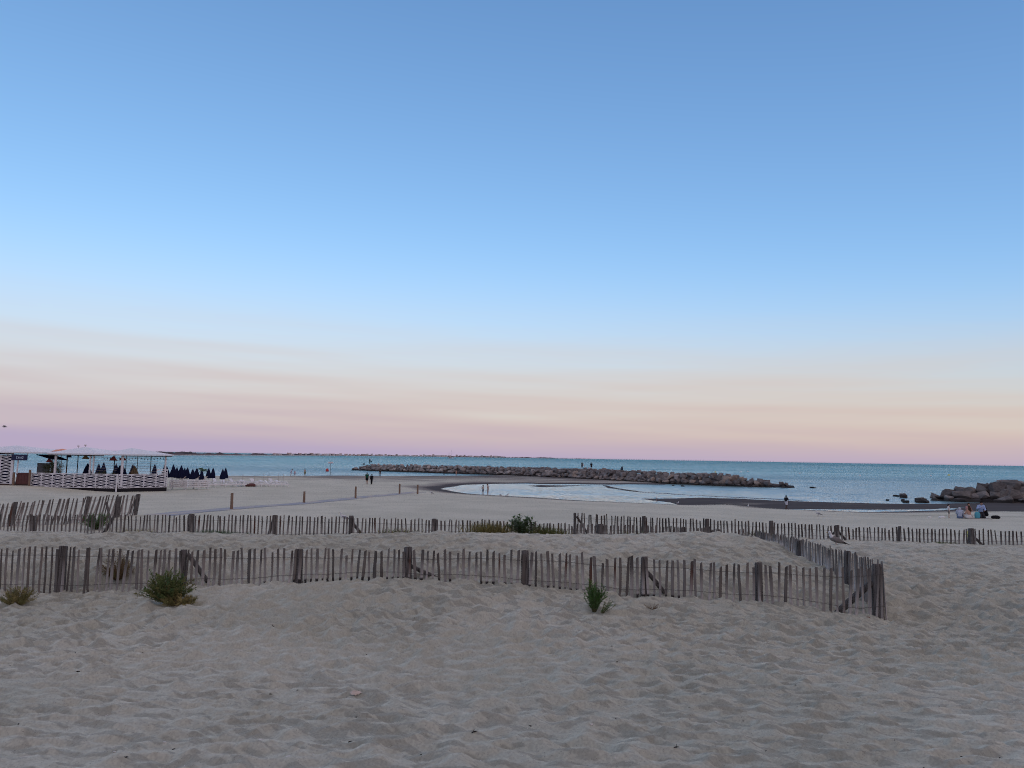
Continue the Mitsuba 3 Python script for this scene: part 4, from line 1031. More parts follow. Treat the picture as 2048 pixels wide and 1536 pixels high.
def person(label, x, y, z, yaw, pose, height, skin=SKIN, top=None, bottom=None, hair=HAIR, long_hair=False, sleeves='short', legs='short', width=1.0, group=None, skirt=None, bun=False, shoes=None):
    """One continuous skin body from hulls of spheres along the joints; hair and clothes are its parts. Units: a 1.75 m adult, scaled to height."""
    J = {k: np.array(v, float) for k, v in {**STAND, **pose}.items()}
    s = height / 1.75
    kid = height < 1.35
    w = width
    hd = 1.18 if kid else 1.0
    B = [limb(J['pelvis'], J['waist'], .125 * w, .115 * w), limb(J['waist'], J['chest'], .115 * w, .135 * w), limb(J['chest'], J['neck'], .125 * w, .06), limb(J['neck'], J['head'] - [0, 0, .04], .055, .06),
         limb(J['shl'], J['shr'], .062 * w, .062 * w), limb(J['hil'], J['hir'], .098 * w, .098 * w), m3.Manifold.batch_hull([ball(J['shl'], .06 * w), ball(J['shr'], .06 * w), ball(J['waist'], .11 * w)])]
    f = np.array([0, 1.0, 0]); hc = J['head']
    B += [m3.Manifold.batch_hull([ball(hc + [0, -.01, .03], .092 * hd, 12), ball(hc + [0, .035, -.045], .062 * hd, 12), ball(hc + [0, .06, -.09], .028 * hd)]), limb(hc + [0, .095 * hd, .0], hc + [0, .112 * hd, -.025], .010, .015, 6)]
    B += [ball(hc + [q * .092 * hd, .0, -.01], .022, 6) for q in (-1, 1)]
    for q in 'lr':
        B += [limb(J['sh' + q], J['el' + q], .055 * w, .040), limb(J['el' + q], J['wr' + q], .040, .026), limb(J['hi' + q], J['kn' + q], .088 * w, .056), limb(J['kn' + q], J['an' + q], .056, .036), limb(J['an' + q], J['to' + q], .040, .030),
              limb(J['kn' + q] * .65 + J['an' + q] * .35 - [0, .015, 0], J['kn' + q] * .4 + J['an' + q] * .6, .054, .042)]
        d = J['wr' + q] - J['el' + q]; d = d / np.linalg.norm(d); a = np.cross(d, [0, 0, 1.0] if abs(d[2]) < .9 else [0, 1.0, 0]); a /= np.linalg.norm(a); b = np.cross(d, a)
        palm = J['wr' + q] + d * .06
        B.append(m3.Manifold.batch_hull([ball(J['wr' + q], .024, 8), ball(palm + a * .026, .016, 8), ball(palm - a * .026, .016, 8)]))
        for i, o in enumerate((-.030, -.010, .010, .030)):
            k0 = palm + a * o + d * .01; ln = (.062, .074, .070, .054)[i]
            k1 = k0 + d * ln * .55 + b * .008; k2 = k1 + d * ln * .40 + b * .022
            B += [limb(k0, k1, .0095, .0085, 6), limb(k1, k2, .0085, .007, 6)]
        th = J['wr' + q] + d * .025 + a * .022
        B += [limb(th, th + d * .03 + a * .022, .012, .010, 6), limb(th + d * .03 + a * .022, th + d * .06 + a * .028, .010, .008, 6)]
    body = to_tri(m3.Manifold.batch_boolean(B, m3.OpType.Add), 0.07, 3)
    t = thing('person', label, 'person', group)

    def out(m):
        m = m.copy(); m.apply_scale(s)
        return moved(m, (x, y, z), math.radians(yaw))
    part(t, 'body', out(body), skin, True)
    e = .016
    if top:
        T = [limb(J['pelvis'] + [0, 0, .03], J['waist'], .128 * w + e, .118 * w + e), limb(J['waist'], J['chest'], .118 * w + e, .138 * w + e), limb(J['chest'], J['neck'] - [0, 0, .05], .128 * w + e, .06 + e), limb(J['shl'], J['shr'], .065 * w + e, .065 * w + e),
             m3.Manifold.batch_hull([ball(J['shl'], .06 * w + e), ball(J['shr'], .06 * w + e), ball(J['waist'], .112 * w + e)])]
        for q in 'lr':
            if sleeves == 'short': T.append(limb(J['sh' + q], J['sh' + q] * .45 + J['el' + q] * .55, .062 * w + e, .058 + e))
            if sleeves == 'long': T += [limb(J['sh' + q], J['el' + q], .060 * w + e, .046 + e), limb(J['el' + q], J['wr' + q] * .95 + J['el' + q] * .05, .046 + e, .034 + e)]
        part(t, 'shirt', out(to_tri(m3.Manifold.batch_boolean(T, m3.OpType.Add), 0.08, 2)), top, True)
    if bottom:
        e2 = e * 1.15
        T = [limb(J['hil'], J['hir'], .100 * w + e2, .100 * w + e2), limb(J['pelvis'], J['waist'] * .5 + J['pelvis'] * .5, .126 * w + e2, .120 * w + e2)]
        for q in 'lr':
            if legs == 'short': T.append(limb(J['hi' + q], J['hi' + q] * .30 + J['kn' + q] * .70, .092 * w + e2, .075 + e2))
            elif legs == 'long': T += [limb(J['hi' + q], J['kn' + q], .090 * w + e2, .062 + e2), limb(J['kn' + q], J['an' + q] * .96 + J['kn' + q] * .04, .062 + e2, .052 + e2)]
        part(t, 'trousers' if legs == 'long' else 'shorts', out(to_tri(m3.Manifold.batch_boolean(T, m3.OpType.Add), 0.08, 2)), bottom, True)
    if skirt:
        T = [m3.Manifold.batch_hull([ball(J['waist'] - [0, 0, .02], .13 * w), ball(J['pelvis'], .16 * w), ball(J['knl'], .085), ball(J['knr'], .085), ball(J['hil'] - [.05, .06, .02], .11), ball(J['hir'] + [.05, -.06, -.02], .11)])]
        part(t, 'skirt', out(to_tri(m3.Manifold.batch_boolean(T, m3.OpType.Add), 0.08, 2)), skirt, True)
    Hh = [m3.Manifold.batch_hull([ball(hc + [0, -.022, .045], .094 * hd, 12), ball(hc + [0, -.045, -.01], .080 * hd, 12), ball(hc + [0, .03, .085], .055 * hd, 10)])]
    if long_hair: Hh.append(m3.Manifold.batch_hull([ball(hc + [0, -.06, 0], .085), ball(J['neck'] + [0, -.09, -.04], .075), ball(J['chest'] + [0, -.13, .05], .05)]))
    if bun: Hh.append(ball(hc + [0, -.09, .09], .05))
    part(t, 'hair', out(to_tri(m3.Manifold.batch_boolean(Hh, m3.OpType.Add), 0.05, 2)), hair, True)
    if shoes:
        part(t, 'shoes', out(to_tri(m3.Manifold.batch_boolean([m3.Manifold.batch_hull([ball(J['an' + q] - [0, .02, .03], .05), ball(J['to' + q], .042)]) for q in 'lr'], m3.OpType.Add), 0.08, 1)), shoes, True)
    return t


G = lambda x, y: max(float(ground(x, y)[0]), 0.0)
person('person in a dark green shirt and dark shorts walking away beside a companion in black', -22.5, 121.5, G(-22.5, 121.5), 10, STRIDE, 1.86, SKIN, cloth('green', (0.012, 0.075, 0.045)), BLACK, width=1.12)
person('person all in black walking beside the one in the green shirt', -21.85, 122.0, G(-21.85, 122), 8, dict(STRIDE, knl=(-.07, .06, .5), anl=(-.07, .08, .08), tol=(-.07, .24, .03), anr=(.07, -.10, .10), tor=(.07, .04, .03)), 1.62, SKIN, BLACK, BLACK, sleeves='long', legs='long')
person('person in dark clothes standing at the water edge below the left end of the breakwater', -30.0, 178, G(-30, 178), 200, dict(elr=(.26, .14, 1.18), wrr=(.2, .34, 1.1)), 1.4, SKIN, BLACK, cloth('indigo', (0.03, 0.035, 0.07)), legs='long')
person('person in black fishing on top of the left end of the breakwater', -45.6, 250.0, 2.15, 300, dict(elr=(.24, .22, 1.15), wrr=(.14, .48, 1.08), ell=(-.22, .2, 1.15), wrl=(-.05, .46, 1.12)), 1.78, SKIN, BLACK, BLACK, sleeves='long', legs='long', width=1.25)
t = thing('bag', 'dark bag lying on the rocks beside the person fishing on the breakwater', 'bag')
bg = trimesh.creation.icosphere(2, 1.0); bg.vertices *= [0.45, 0.3, 0.22]; add(t, moved(bg, (-47.6, 250.6, 2.1)), BLACK, True)
t = thing('fishing_bucket', 'dark round bucket held out beside the person fishing on the breakwater', 'bucket')
part(t, 'tub', moved(lathe([(.001, -.25), (.16, -.18), (.2, .18), (.18, .18), (.14, -.14), (.001, -.14)]), (-45.05, 249.6, 2.95)), BLACK, 40)
part(t, 'handle', tube([[-45.23, 249.6, 3.12], [-45.05, 249.65, 3.30], [-44.87, 249.6, 3.12]], .03, 5), BLACK, True)
person('dark dressed person bending at the foot of the breakwater, left one of two', -17.2, 200, 0.15, 250, dict(chest=(0, .16, 1.24), neck=(0, .26, 1.37), head=(0, .33, 1.48), shl=(-.18, .2, 1.33), shr=(.18, .2, 1.33), ell=(-.2, .3, 1.05), elr=(.2, .3, 1.05), wrl=(-.15, .42, .85), wrr=(.15, .42, .85)), 1.5, SKIN, BLACK, BLACK, legs='long')
person('bare-backed bather standing at the foot of the breakwater, right one of two', -14.0, 200, 0.13, 40, dict(elr=(.3, .1, 1.22), wrr=(.18, .28, 1.3)), 1.55, PALE, None, cloth('peach', (0.55, 0.30, 0.22)), hair=BROWN_HAIR, long_hair=True)
person('person in a pale shirt bending over the child at the left shore', -47.2, 166.5, G(-47.2, 166.5), 300, dict(chest=(0, .12, 1.26), neck=(0, .2, 1.41), head=(0, .26, 1.54), shl=(-.18, .14, 1.36), shr=(.18, .14, 1.36)), 1.68, PALE, cloth('pale_blue', (0.55, 0.57, 0.68)), cloth('lilac', (0.36, 0.34, 0.46)), legs='short')
person('small child in a pink top standing beside a bending adult at the left shore', -46.4, 166.6, G(-46.4, 166.6), 20, {}, 1.22, PALE, cloth('pink', (0.55, 0.36, 0.40)), cloth('lilac2', (0.42, 0.40, 0.50)))
person('bather with bare shoulders and olive wrap standing alone at the left shore', -44.6, 168, G(-44.6, 168), 60, dict(elr=(.26, .1, 1.15), wrr=(.1, .26, 1.12)), 1.68, PALE, None, None, skirt=cloth('olive', (0.20, 0.22, 0.12)), bun=True)
person('child in dark shorts with an arm raised at the edge of the tidal pool', -3.45, 98.6, G(-3.45, 98.6) - .02, 70, dict(elr=(.24, .2, 1.28), wrr=(.16, .40, 1.42), ell=(-.24, .12, 1.15), wrl=(-.14, .34, 1.16)), 1.30, SKIN, None, cloth('plum', (0.09, 0.06, 0.09)))
person('taller pale bather standing in the edge of the tidal pool beside a child', -2.85, 99.0, 0.03, 110, dict(chest=(0, .05, 1.29), head=(0, .1, 1.61)), 1.58, PALE, None, cloth('cream_trunks', (0.50, 0.44, 0.40)))
person('person in a black top with a white bag standing on the breakwater', 17.6, 190.5, 2.42, 20, dict(elr=(.26, .05, 1.16), wrr=(.16, .2, 1.1)), 1.75, SKIN, BLACK, BLACK, legs='short')
t = thing('shoulder_bag', 'white bag carried by the left person standing on the breakwater', 'bag'); bg = trimesh.creation.icosphere(2, 1.0); bg.vertices *= [0.14, 0.09, 0.24]; add(t, moved(bg, (17.93, 190.4, 3.45)), 'white_mat', True)
person('person in black standing on the breakwater with hands behind, right of a sitting child', 19.6, 188.0, 2.42, 0, dict(ell=(-.26, -.1, 1.15), wrl=(-.08, -.16, 1.0), elr=(.26, -.1, 1.15), wrr=(.08, -.16, .98)), 1.72, SKIN, BLACK, BLACK, sleeves='long', legs='short', width=1.15)
person('small child in white sitting on the breakwater between two standing people', 19.0, 187.6, 2.42, 150, SIT, 1.15, PALE, cloth('white_shirt', (0.72, 0.71, 0.74)), cloth('grey_blue', (0.2, 0.22, 0.3)))
person('lone person in dark clothes sitting on top of the breakwater', 25.4, 176.0, 2.55, 30, SIT, 1.75, SKIN, cloth('navy_shirt', (0.018, 0.022, 0.05)), BLACK)
person('young person in a black shirt and white shorts walking by the wet sand bar', 27.6, 77.6, G(27.6, 77.6), 300, dict(STRIDE, elr=(.27, .08, 1.16), wrr=(.36, .05, .96)), 1.42, cloth('deep_skin', (0.10, 0.065, 0.05)), BLACK, cloth('white_shorts', (0.62, 0.61, 0.66)), width=1.1)
# the picnic group
px0 = 57.3
person('small child in white standing at the left of the picnic group', 32.35, px0, G(32.35, px0), 250, dict(knl=(-.1, .06, .5)), 1.02, PALE, cloth('white2', (0.66, 0.63, 0.62)), cloth('khaki', (0.20, 0.17, 0.15)), legs='short')
person('person in pale blue sitting hunched, second from the left in the picnic group', 33.0, px0 - .3, G(33, px0), 330, dict(SIT, head=(0, .2, .76), neck=(0, .14, .64)), 1.6, PALE, cloth('sky_blue', (0.42, 0.47, 0.58)), cloth('denim', (0.13, 0.18, 0.30)), hair=cloth('grey_cap', (0.55, 0.55, 0.58)), legs='long', sleeves='long', width=1.1)
person('bare-backed long-haired person in a white skirt sitting amid the picnic group', 33.55, px0 - .5, G(33.5, px0), 20, dict(SIT, chest=(0, -.02, .52), head=(.03, .02, .84)), 1.72, cloth('warm_skin', (0.50, 0.29, 0.21)), None, None, hair=BROWN_HAIR, long_hair=True, skirt=cloth('white_skirt', (0.66, 0.64, 0.62)))
person('person in a pink patterned top sitting behind the one with the white skirt', 33.95, px0 + .3, G(33.9, px0), 200, dict(KNEEL), 1.55, cloth('tan_skin', (0.42, 0.25, 0.18)), cloth('rose', (0.45, 0.24, 0.24)), cloth('brown_bottom', (0.14, 0.09, 0.08)), hair=BROWN_HAIR, sleeves='short')
person('person in a light blue shirt kneeling at the right of the picnic group', 34.75, px0, G(34.7, px0), 170, dict(KNEEL, elr=(.3, .1, .74), wrr=(.12, .24, .82)), 1.72, SKIN, cloth('light_blue', (0.36, 0.46, 0.68)), cloth('dark_trousers', (0.05, 0.045, 0.05)), legs='long', sleeves='long', width=1.15)
person('person in black sitting turned away at the far right of the picnic group', 35.25, px0 + .2, G(35.2, px0), 70, dict(SQUAT), 1.62, SKIN, BLACK, BLACK, legs='long', sleeves='long', width=1.15, long_hair=True)
t = thing('beach_bag', 'turquoise bag standing in front of the kneeling person in light blue', 'bag')
bg = trimesh.creation.icosphere(2, 1.0); bg.vertices = np.sign(bg.vertices) * np.abs(bg.vertices) ** 0.7 * [0.19, 0.12, 0.26]
part(t, 'sack', moved(bg, (34.25, px0 - .35, G(34.2, px0) + .24)), cloth('turquoise', (0.10, 0.38, 0.48)), True)
part(t, 'strap', moved(tube([[-.1, 0, .2], [-.06, 0, .42], [.06, 0, .42], [.1, 0, .2]], .014, 5), (34.25, px0 - .35, G(34.2, px0) + .24)), cloth('turquoise', (0.10, 0.38, 0.48)), True)
t = thing('backpack', 'black bag lying on the sand at the right end of the picnic group', 'bag')
bg = trimesh.creation.icosphere(2, 1.0); bg.vertices *= [0.33, 0.2, 0.15]; add(t, moved(bg, (35.55, px0 - .4, G(35.5, px0) + .12)), BLACK, True)
t = thing('picnic_cloth', 'light cloth spread on the sand under the picnic group', 'cloth')
gx, gy = np.meshgrid(np.linspace(33.2, 35.0, 14), np.linspace(56.3, 57.9, 10), indexing='ij'); gz = ground(gx, gy).reshape(gx.shape) + .02 + .02 * meshkit.fbm(np.stack([gx * 4, gy * 4, 0 * gx], -1), 2, 1)
i, j = np.meshgrid(np.arange(13), np.arange(9), indexing='ij'); a = (i * 10 + j).ravel(); b = ((i + 1) * 10 + j).ravel()
V = np.stack([gx.ravel(), gy.ravel(), gz.ravel()], 1); F = np.vstack([np.stack([a, b, b + 1], 1), np.stack([a, b + 1, a + 1], 1)])
add(t, (np.vstack([V, V - [0, 0, .012]]), np.vstack([F, F[:, ::-1] + len(V)])), cloth('beige_cloth', (0.42, 0.40, 0.36)), True)
for x, y, sx, lab in [(31.9, 57.4, .16, 'crumpled white paper bag on the sand left of the picnic group'), (31.2, 57.8, .09, 'small white cup lying on the sand farthest left of the picnic group')]:
    k = thing('litter', lab, 'litter'); bg = trimesh.creation.icosphere(2, 1.0); bg.vertices *= (0.7 + 0.6 * meshkit.fbm(bg.vertices * 2.5 + x, 2, 3))[:, None] * [sx * 1.5, sx, sx * .7]; add(k, moved(bg, (x, y, G(x, y) + sx * .4)), 'white_mat', False)

# ------------------------------------------------------------------ balls and gulls
def beach_ball(name, label, x, y, z, r, mats):
    t = thing(name, label, 'ball')
    for k in range(6):
        g = np.linspace(k * np.pi / 3, (k + 1) * np.pi / 3, 5); th = np.linspace(0.02, np.pi - 0.02, 11)
        TT, GG = np.meshgrid(th, g, indexing='ij')
        v = np.stack([np.sin(TT) * np.cos(GG), np.sin(TT) * np.sin(GG), np.cos(TT)], -1).reshape(-1, 3) * r
        i, j = np.meshgrid(np.arange(10), np.arange(4), indexing='ij'); a = (i * 5 + j).ravel(); b = ((i + 1) * 5 + j).ravel()
        m = trimesh.Trimesh(v, np.vstack([np.stack([a, b, b + 1], 1), np.stack([a, b + 1, a + 1], 1)]), process=False)
        m.apply_transform(trimesh.transformations.rotation_matrix(1.2, [1, 0.3, 0])); part(t, 'panel', moved(m, (x, y, z)), mats[k % len(mats)], True)


beach_ball('beach_ball', 'black and white ball lying at the edge of the tidal pool', -1.2, 97.6, 0.20, 0.17, [BLACK, 'white_mat'])
beach_ball('beach_ball', 'yellow ball on the sand just behind the far fence at right', 21.0, 35.6, G(21.0, 35.6) + .14, 0.145, ['yellow_mat', cloth('lemon', (0.70, 0.72, 0.30))])

GULL = dict(body=cloth('gull_white', (0.66, 0.66, 0.66)), wing=cloth('gull_grey', (0.27, 0.28, 0.31)), tip=BLACK, bill=cloth('bill', (0.30, 0.20, 0.07)), leg=cloth('pink_leg', (0.42, 0.24, 0.20)), young=cloth('young_gull', (0.20, 0.18, 0.17)))


def gull(label, x, y, z, yaw, size=0.56, wing='wing', body='body', pitch=0.15, group='gulls on the beach', head=None):
    """A standing gull: head towards +x before the yaw; tail low behind."""
    t = thing('gull', label, 'gull', group)
    s = size / 0.56

    def out(m):
        m = m.copy(); m.apply_scale(s); return moved(m, (x, y, z), math.radians(yaw))
    P = lambda a, b, c: np.array([a, b, c])
    bd = m3.Manifold.batch_boolean([m3.Manifold.batch_hull([ball(P(.10, 0, .27), .075, 14), ball(P(-.02, 0, .23), .088, 14), ball(P(-.16, 0, .17), .045, 10)]), limb(P(.11, 0, .28), P(.155, 0, .40), .062, .036, 12), limb(P(.155, 0, .40), P(.175, 0, .445), .036, .043, 12), limb(P(-.16, 0, .17), P(-.27, 0, .125), .035, .016, 8)], m3.OpType.Add)
    part(t, 'body', out(to_tri(bd, 0.03, 5)), GULL[body], True)
    if head: part(t, 'head', out(to_tri(m3.Manifold.batch_boolean([limb(P(.12, 0, .31), P(.156, 0, .40), .061, .040, 12), limb(P(.156, 0, .40), P(.175, 0, .445), .040, .047, 12)], m3.OpType.Add), 0.02, 2)), GULL[head], True)
    for q in (-1, 1):
        wm = m3.Manifold.batch_hull([ball(P(.08, q * .072, .275), .03, 10), ball(P(-.05, q * .082, .27), .025, 10), ball(P(.02, q * .090, .215), .02, 10), ball(P(-.20, q * .05, .185), .022, 8)])
        part(t, 'wing', out(to_tri(wm, 0.03, 3)), GULL[wing], True)
        part(t, 'wing_tip', out(to_tri(limb(P(-.17, q * .045, .188), P(-.37, q * .015, .105), .024, .007, 8), 0, 0)), GULL['tip'], True)
        part(t, 'leg', out(join([tube([[0.0, q * .035, .16], [-.005, q * .035, .08], [0.01, q * .035, 0.0]], .007, 5), tube([[.01, q * .035, .004], [.06, q * .05, .003]], .008, 4), tube([[.01, q * .035, .004], [.06, q * .02, .003]], .008, 4)])), GULL['leg'], True)
        part(t, 'eye', out(moved(trimesh.creation.icosphere(1, .0065), (.193, q * .036, .455))), GULL['tip'], True)
    part(t, 'bill', out(to_tri(m3.Manifold.batch_hull([ball(P(.205, 0, .444), .014, 8), ball(P(.265, 0, .434), .006, 6), ball(P(.262, 0, .428), .005, 6)]), 0, 0)), GULL['bill'], True)
    return t


gull('large young gull with pale head and dark back on the crest by the side fence', 10.72, 25.6, G(10.72, 25.6) - 0.10, 172, 0.62, 'young', 'young', head='body')
gull('gull on the sand behind the middle fence, pale breast showing beside a post', -8.3, 39.0, G(-8.3, 39), 200, 0.60)
gull('white gull with brown wings walking left of the tidal pool', -8.95, 88.5, G(-8.95, 88.5), 150, 0.50, 'young', group=None)
gull('small white gull facing the camera on the dry sand below the wet bar', 23.3, 76.0, G(23.3, 76), 265, 0.52)
gull('gull with grey back walking on the sand behind the far fence at right', 22.6, 57.0, G(22.6, 57), 185, 0.55)
gull('white gull standing at the tip of the wet sand bar', 18.0, 95.4, 0.06, 240, 0.55)
gull('small white gull at the water edge right of the bar tip', 18.7, 86.6, G(18.7, 86.6), 20, 0.45)
gull('white gull standing at the pool edge right of the black and white ball', -0.35, 95.6, G(-0.35, 95.6), 330, 0.48)
t = thing('flying_gull', 'gull flying low over the pavilion at the left edge', 'gull')
def fl(m): return moved(m, (-71.0, 108.0, 8.1), math.radians(200))
P = lambda a, b, c: np.array([a, b, c])
part(t, 'body', fl(to_tri(m3.Manifold.batch_boolean([limb(P(.14, 0, 0), P(-.12, 0, 0), .075, .05, 12), limb(P(.14, 0, 0), P(.26, 0, .02), .06, .045, 12), limb(P(-.12, 0, 0), P(-.32, 0, 0), .045, .02, 8)], m3.OpType.Add), .04, 3)), GULL['wing'], True)
for q in (-1, 1):
    w3 = m3.Manifold.batch_boolean([m3.Manifold.batch_hull([ball(P(.10, q * .05, .03), .022, 8), ball(P(-.08, q * .05, .03), .014, 8), ball(P(.14, q * .38, .20), .015, 8), ball(P(-.02, q * .36, .18), .01, 8)]), m3.Manifold.batch_hull([ball(P(.14, q * .38, .20), .014, 8), ball(P(-.02, q * .36, .18), .01, 8), ball(P(-.06, q * .78, .02), .006, 6)])], m3.OpType.Add)
    part(t, 'wing', fl(to_tri(w3, .05, 2)), GULL['young'], True)
part(t, 'bill', fl(to_tri(limb(P(.30, 0, .015), P(.36, 0, .005), .016, .006, 6), 0, 0)), GULL['bill'], True)

# ------------------------------------------------------------------ plants
def leaf_mat(name, c, trans=0.25):
    k = 'leaf_' + name
    def fn(p, n, uv, c=c):
        v = mikit.fbm(p.x * 14, p.y * 14, p.z * 14, 2)
        return mi.Color3f(*c) * (0.55 + 0.9 * v)
    scene[k] = {'type': 'principledthin', 'base_color': mikit.proc(fn), 'roughness': 0.6, 'diff_trans': trans * 2, 'spec_trans': 0.0, 'eta': 1.4}
    return k


L_GREEN, L_DARK, L_OLIVE, L_STRAW, L_BROWN, L_BRIGHT, L_GREY = (leaf_mat('green', (0.150, 0.185, 0.068)), leaf_mat('dark_green', (0.10, 0.17, 0.072)), leaf_mat('olive', (0.20, 0.19, 0.075)), leaf_mat('straw', (0.34, 0.28, 0.12)),
                                                             leaf_mat('brown', (0.22, 0.145, 0.08)), leaf_mat('bright_green', (0.085, 0.18, 0.045)), leaf_mat('grey_green', (0.26, 0.33, 0.25)))
scene['stem_mat'] = principled((0.11, 0.10, 0.05), 0.9, 0.1)
scene['dry_stem_mat'] = principled((0.16, 0.11, 0.07), 0.9, 0.1)


def blades(base, d, length, width, r):
    """Narrow pointed leaves as folded pairs of triangles. base, d: (n, 3)."""
    n = len(base)
    d = d / (np.linalg.norm(d, axis=1, keepdims=True) + 1e-9)
    s = np.cross(d, r.normal(size=(n, 3))); s /= np.linalg.norm(s, axis=1, keepdims=True) + 1e-9
    L, W = length[:, None], width[:, None]
    droop = np.array([0, 0, -0.12]) * L
    v = np.stack([base, base + d * L * 0.45 + s * W * 0.5, base + d * L + droop, base + d * L * 0.45 - s * W * 0.5], 1).reshape(-1, 3)
    i = np.arange(n)[:, None] * 4
    return v, np.vstack([i + [[0, 1, 2]], i + [[0, 2, 3]]])


def stems_of(r, n, origin, spread, height, lean_fn, curl=0.3, base_r=0.04):
    out = []
    for _ in range(n):
        a = r.uniform(0, 2 * np.pi); rad = spread * math.sqrt(r.random())
        h = height * (0.55 + 0.45 * r.random()) * (1 - 0.45 * (rad / spread) ** 2)
        b = np.array([math.cos(a), math.sin(a)])
        t = np.linspace(0, 1, 7)
        wob = np.cumsum(r.normal(0, 0.018, (7, 2)), 0) * height * 2
        xy = b[None] * (base_r * r.random() + (rad * (t ** (1.0 - curl * 0.4)))[:, None]) + wob * t[:, None] + lean_fn(a) * t[:, None]
        z = h * (t - 0.25 * curl * t ** 2 * rad / spread) 
        z = np.maximum(z, -0.02)
        out.append(np.c_[xy, z] + origin)
    return out


def shrub(name, label, x, y, spread, height, n_stems, leaves, leaf, mats, seed, cat='plant', stem='stem_mat', lean=(0, 0), start=0.15, group=None, stem_r=0.004, up=0.4, squash=1.0, curl=0.5):
    """Many wiry stems, each clothed with small leaves; mats: list of (material, weight, part name)."""
    r = np.random.default_rng(seed)
    z = float(ground(x, y)[0]) - 0.01
    st = stems_of(r, n_stems, np.zeros(3), spread, height, lambda a: np.array(lean), curl)
    for q in st: q[:, 1] *= squash
    t = thing(name, label, cat, group)
    part(t, 'stem', moved(join([tube(q, np.linspace(stem_r, stem_r * 0.4, len(q)), 4, cap=False) for q in st]), (x, y, z)), stem, True)
    w = np.array([m[1] for m in mats], float); w /= w.sum()
    which = r.choice(len(mats), n_stems, p=w)
    side = np.array([q[-1, 0] for q in st])
    for k, (mt, _, nm) in enumerate(mats):
        B, D = [], []
        for i, q in enumerate(st):
            if which[i] != k: continue
            u = start + (1 - start) * r.random(leaves) ** 0.8
            seg = np.clip(u * (len(q) - 1), 0, len(q) - 1.001); i0 = seg.astype(int); f = (seg - i0)[:, None]
            B.append(q[i0] * (1 - f) + q[i0 + 1] * f)
            dr_ = q[i0 + 1] - q[i0]; dr_ /= np.linalg.norm(dr_, axis=1, keepdims=True) + 1e-9
            D.append(dr_ * up + r.normal(0, 0.55, dr_.shape) + [0, 0, 0.25 * up])
        if not B: continue
        B, D = np.vstack(B), np.vstack(D)
        v, f = blades(B, D, leaf[0] * (0.6 + 0.7 * r.random(len(B))), leaf[1] * (0.6 + 0.7 * r.random(len(B))), r)
        part(t, nm, trimesh.Trimesh(v + [x, y, z], f, process=False), mt, False)
    return t


shrub('saltwort_bush', 'green bushy plant with a yellowing right side in front of the nearest fence at left', -6.60, 15.2, 0.44, 0.74, 170, 80, (0.045, 0.013), [(L_GREEN, 5, 'foliage'), (L_DARK, 2, 'dark_foliage'), (L_OLIVE, 3, 'olive_foliage')], 81, 'bush', up=0.5, curl=0.7)
shrub('saltwort_bush', 'low yellow brown half of plant spreading beside the green bushy plant at left', -6.28, 14.95, 0.34, 0.24, 70, 60, (0.04, 0.009), [(L_STRAW, 3, 'dry_foliage'), (L_OLIVE, 3, 'olive_foliage')], 82, 'bush', stem='dry_stem_mat', curl=0.8)
shrub('dry_bush', 'small dry yellowish bush at the far left in front of the nearest fence', -9.72, 15.6, 0.34, 0.46, 90, 55, (0.04, 0.009), [(L_STRAW, 3, 'dry_foliage'), (L_OLIVE, 4, 'olive_foliage')], 83, 'bush', stem='dry_stem_mat', curl=0.8)
shrub('dry_bush', 'reddish brown dead bush seen through the pales of the nearest fence at left', -8.85, 17.75, 0.36, 0.72, 110, 50, (0.04, 0.008), [(L_BROWN, 4, 'dry_foliage'), (L_OLIVE, 1, 'olive_foliage')], 84, 'bush', stem='dry_stem_mat')
shrub('green_sprig', 'upright bright green sprig with one low side branch in front of the nearest fence', 1.60, 14.6, 0.15, 0.60, 75, 60, (0.05, 0.010), [(L_BRIGHT, 5, 'foliage'), (L_DARK, 3, 'dark_foliage')], 85, up=1.0, curl=0.1)
shrub('green_sprig', 'low spreading side shoots at the right of the upright green sprig', 1.74, 14.55, 0.20, 0.26, 14, 26, (0.04, 0.008), [(L_DARK, 3, 'dark_foliage'), (L_GREEN, 2, 'foliage')], 86, lean=(0.12, 0.0), up=0.9, curl=0.3)
shrub('dead_sprig', 'tiny dead brown sprig on the sand right of the green sprig', 2.75, 15.0, 0.16, 0.14, 12, 8, (0.03, 0.006), [(L_BROWN, 1, 'dry_foliage')], 87, stem='dry_stem_mat', stem_r=0.006)


def grass(label, x, y, sx, sy, h, n, mats, seed, group='grass tufts along the fences'):
    r = np.random.default_rng(seed)
    t = thing('grass_tuft', label, 'grass', group)
    bx, by = x + sx * r.normal(0, 0.5, n), y + sy * r.normal(0, 0.5, n)
    z = ground(bx, by) - 0.02
    B = np.stack([bx, by, z], 1); D = np.stack([r.normal(0, 0.30, n), r.normal(0, 0.30, n), np.ones(n)], 1)
    v, f = blades(B, D, h * (0.5 + 0.6 * r.random(n)), np.full(n, 0.012), r)
    half = len(f) // 2
    idx = r.integers(0, len(mats), n)
    for k, mt in enumerate(mats):
        on = np.nonzero(idx == k)[0]
        fm = np.vstack([f[on], f[on + half]])
        u, inv = np.unique(fm.ravel(), return_inverse=True)
        part(t, ['blade', 'dry_blade', 'seed_blade'][k], trimesh.Trimesh(v[u], inv.reshape(-1, 3), process=False), mt, False, kind='stuff')


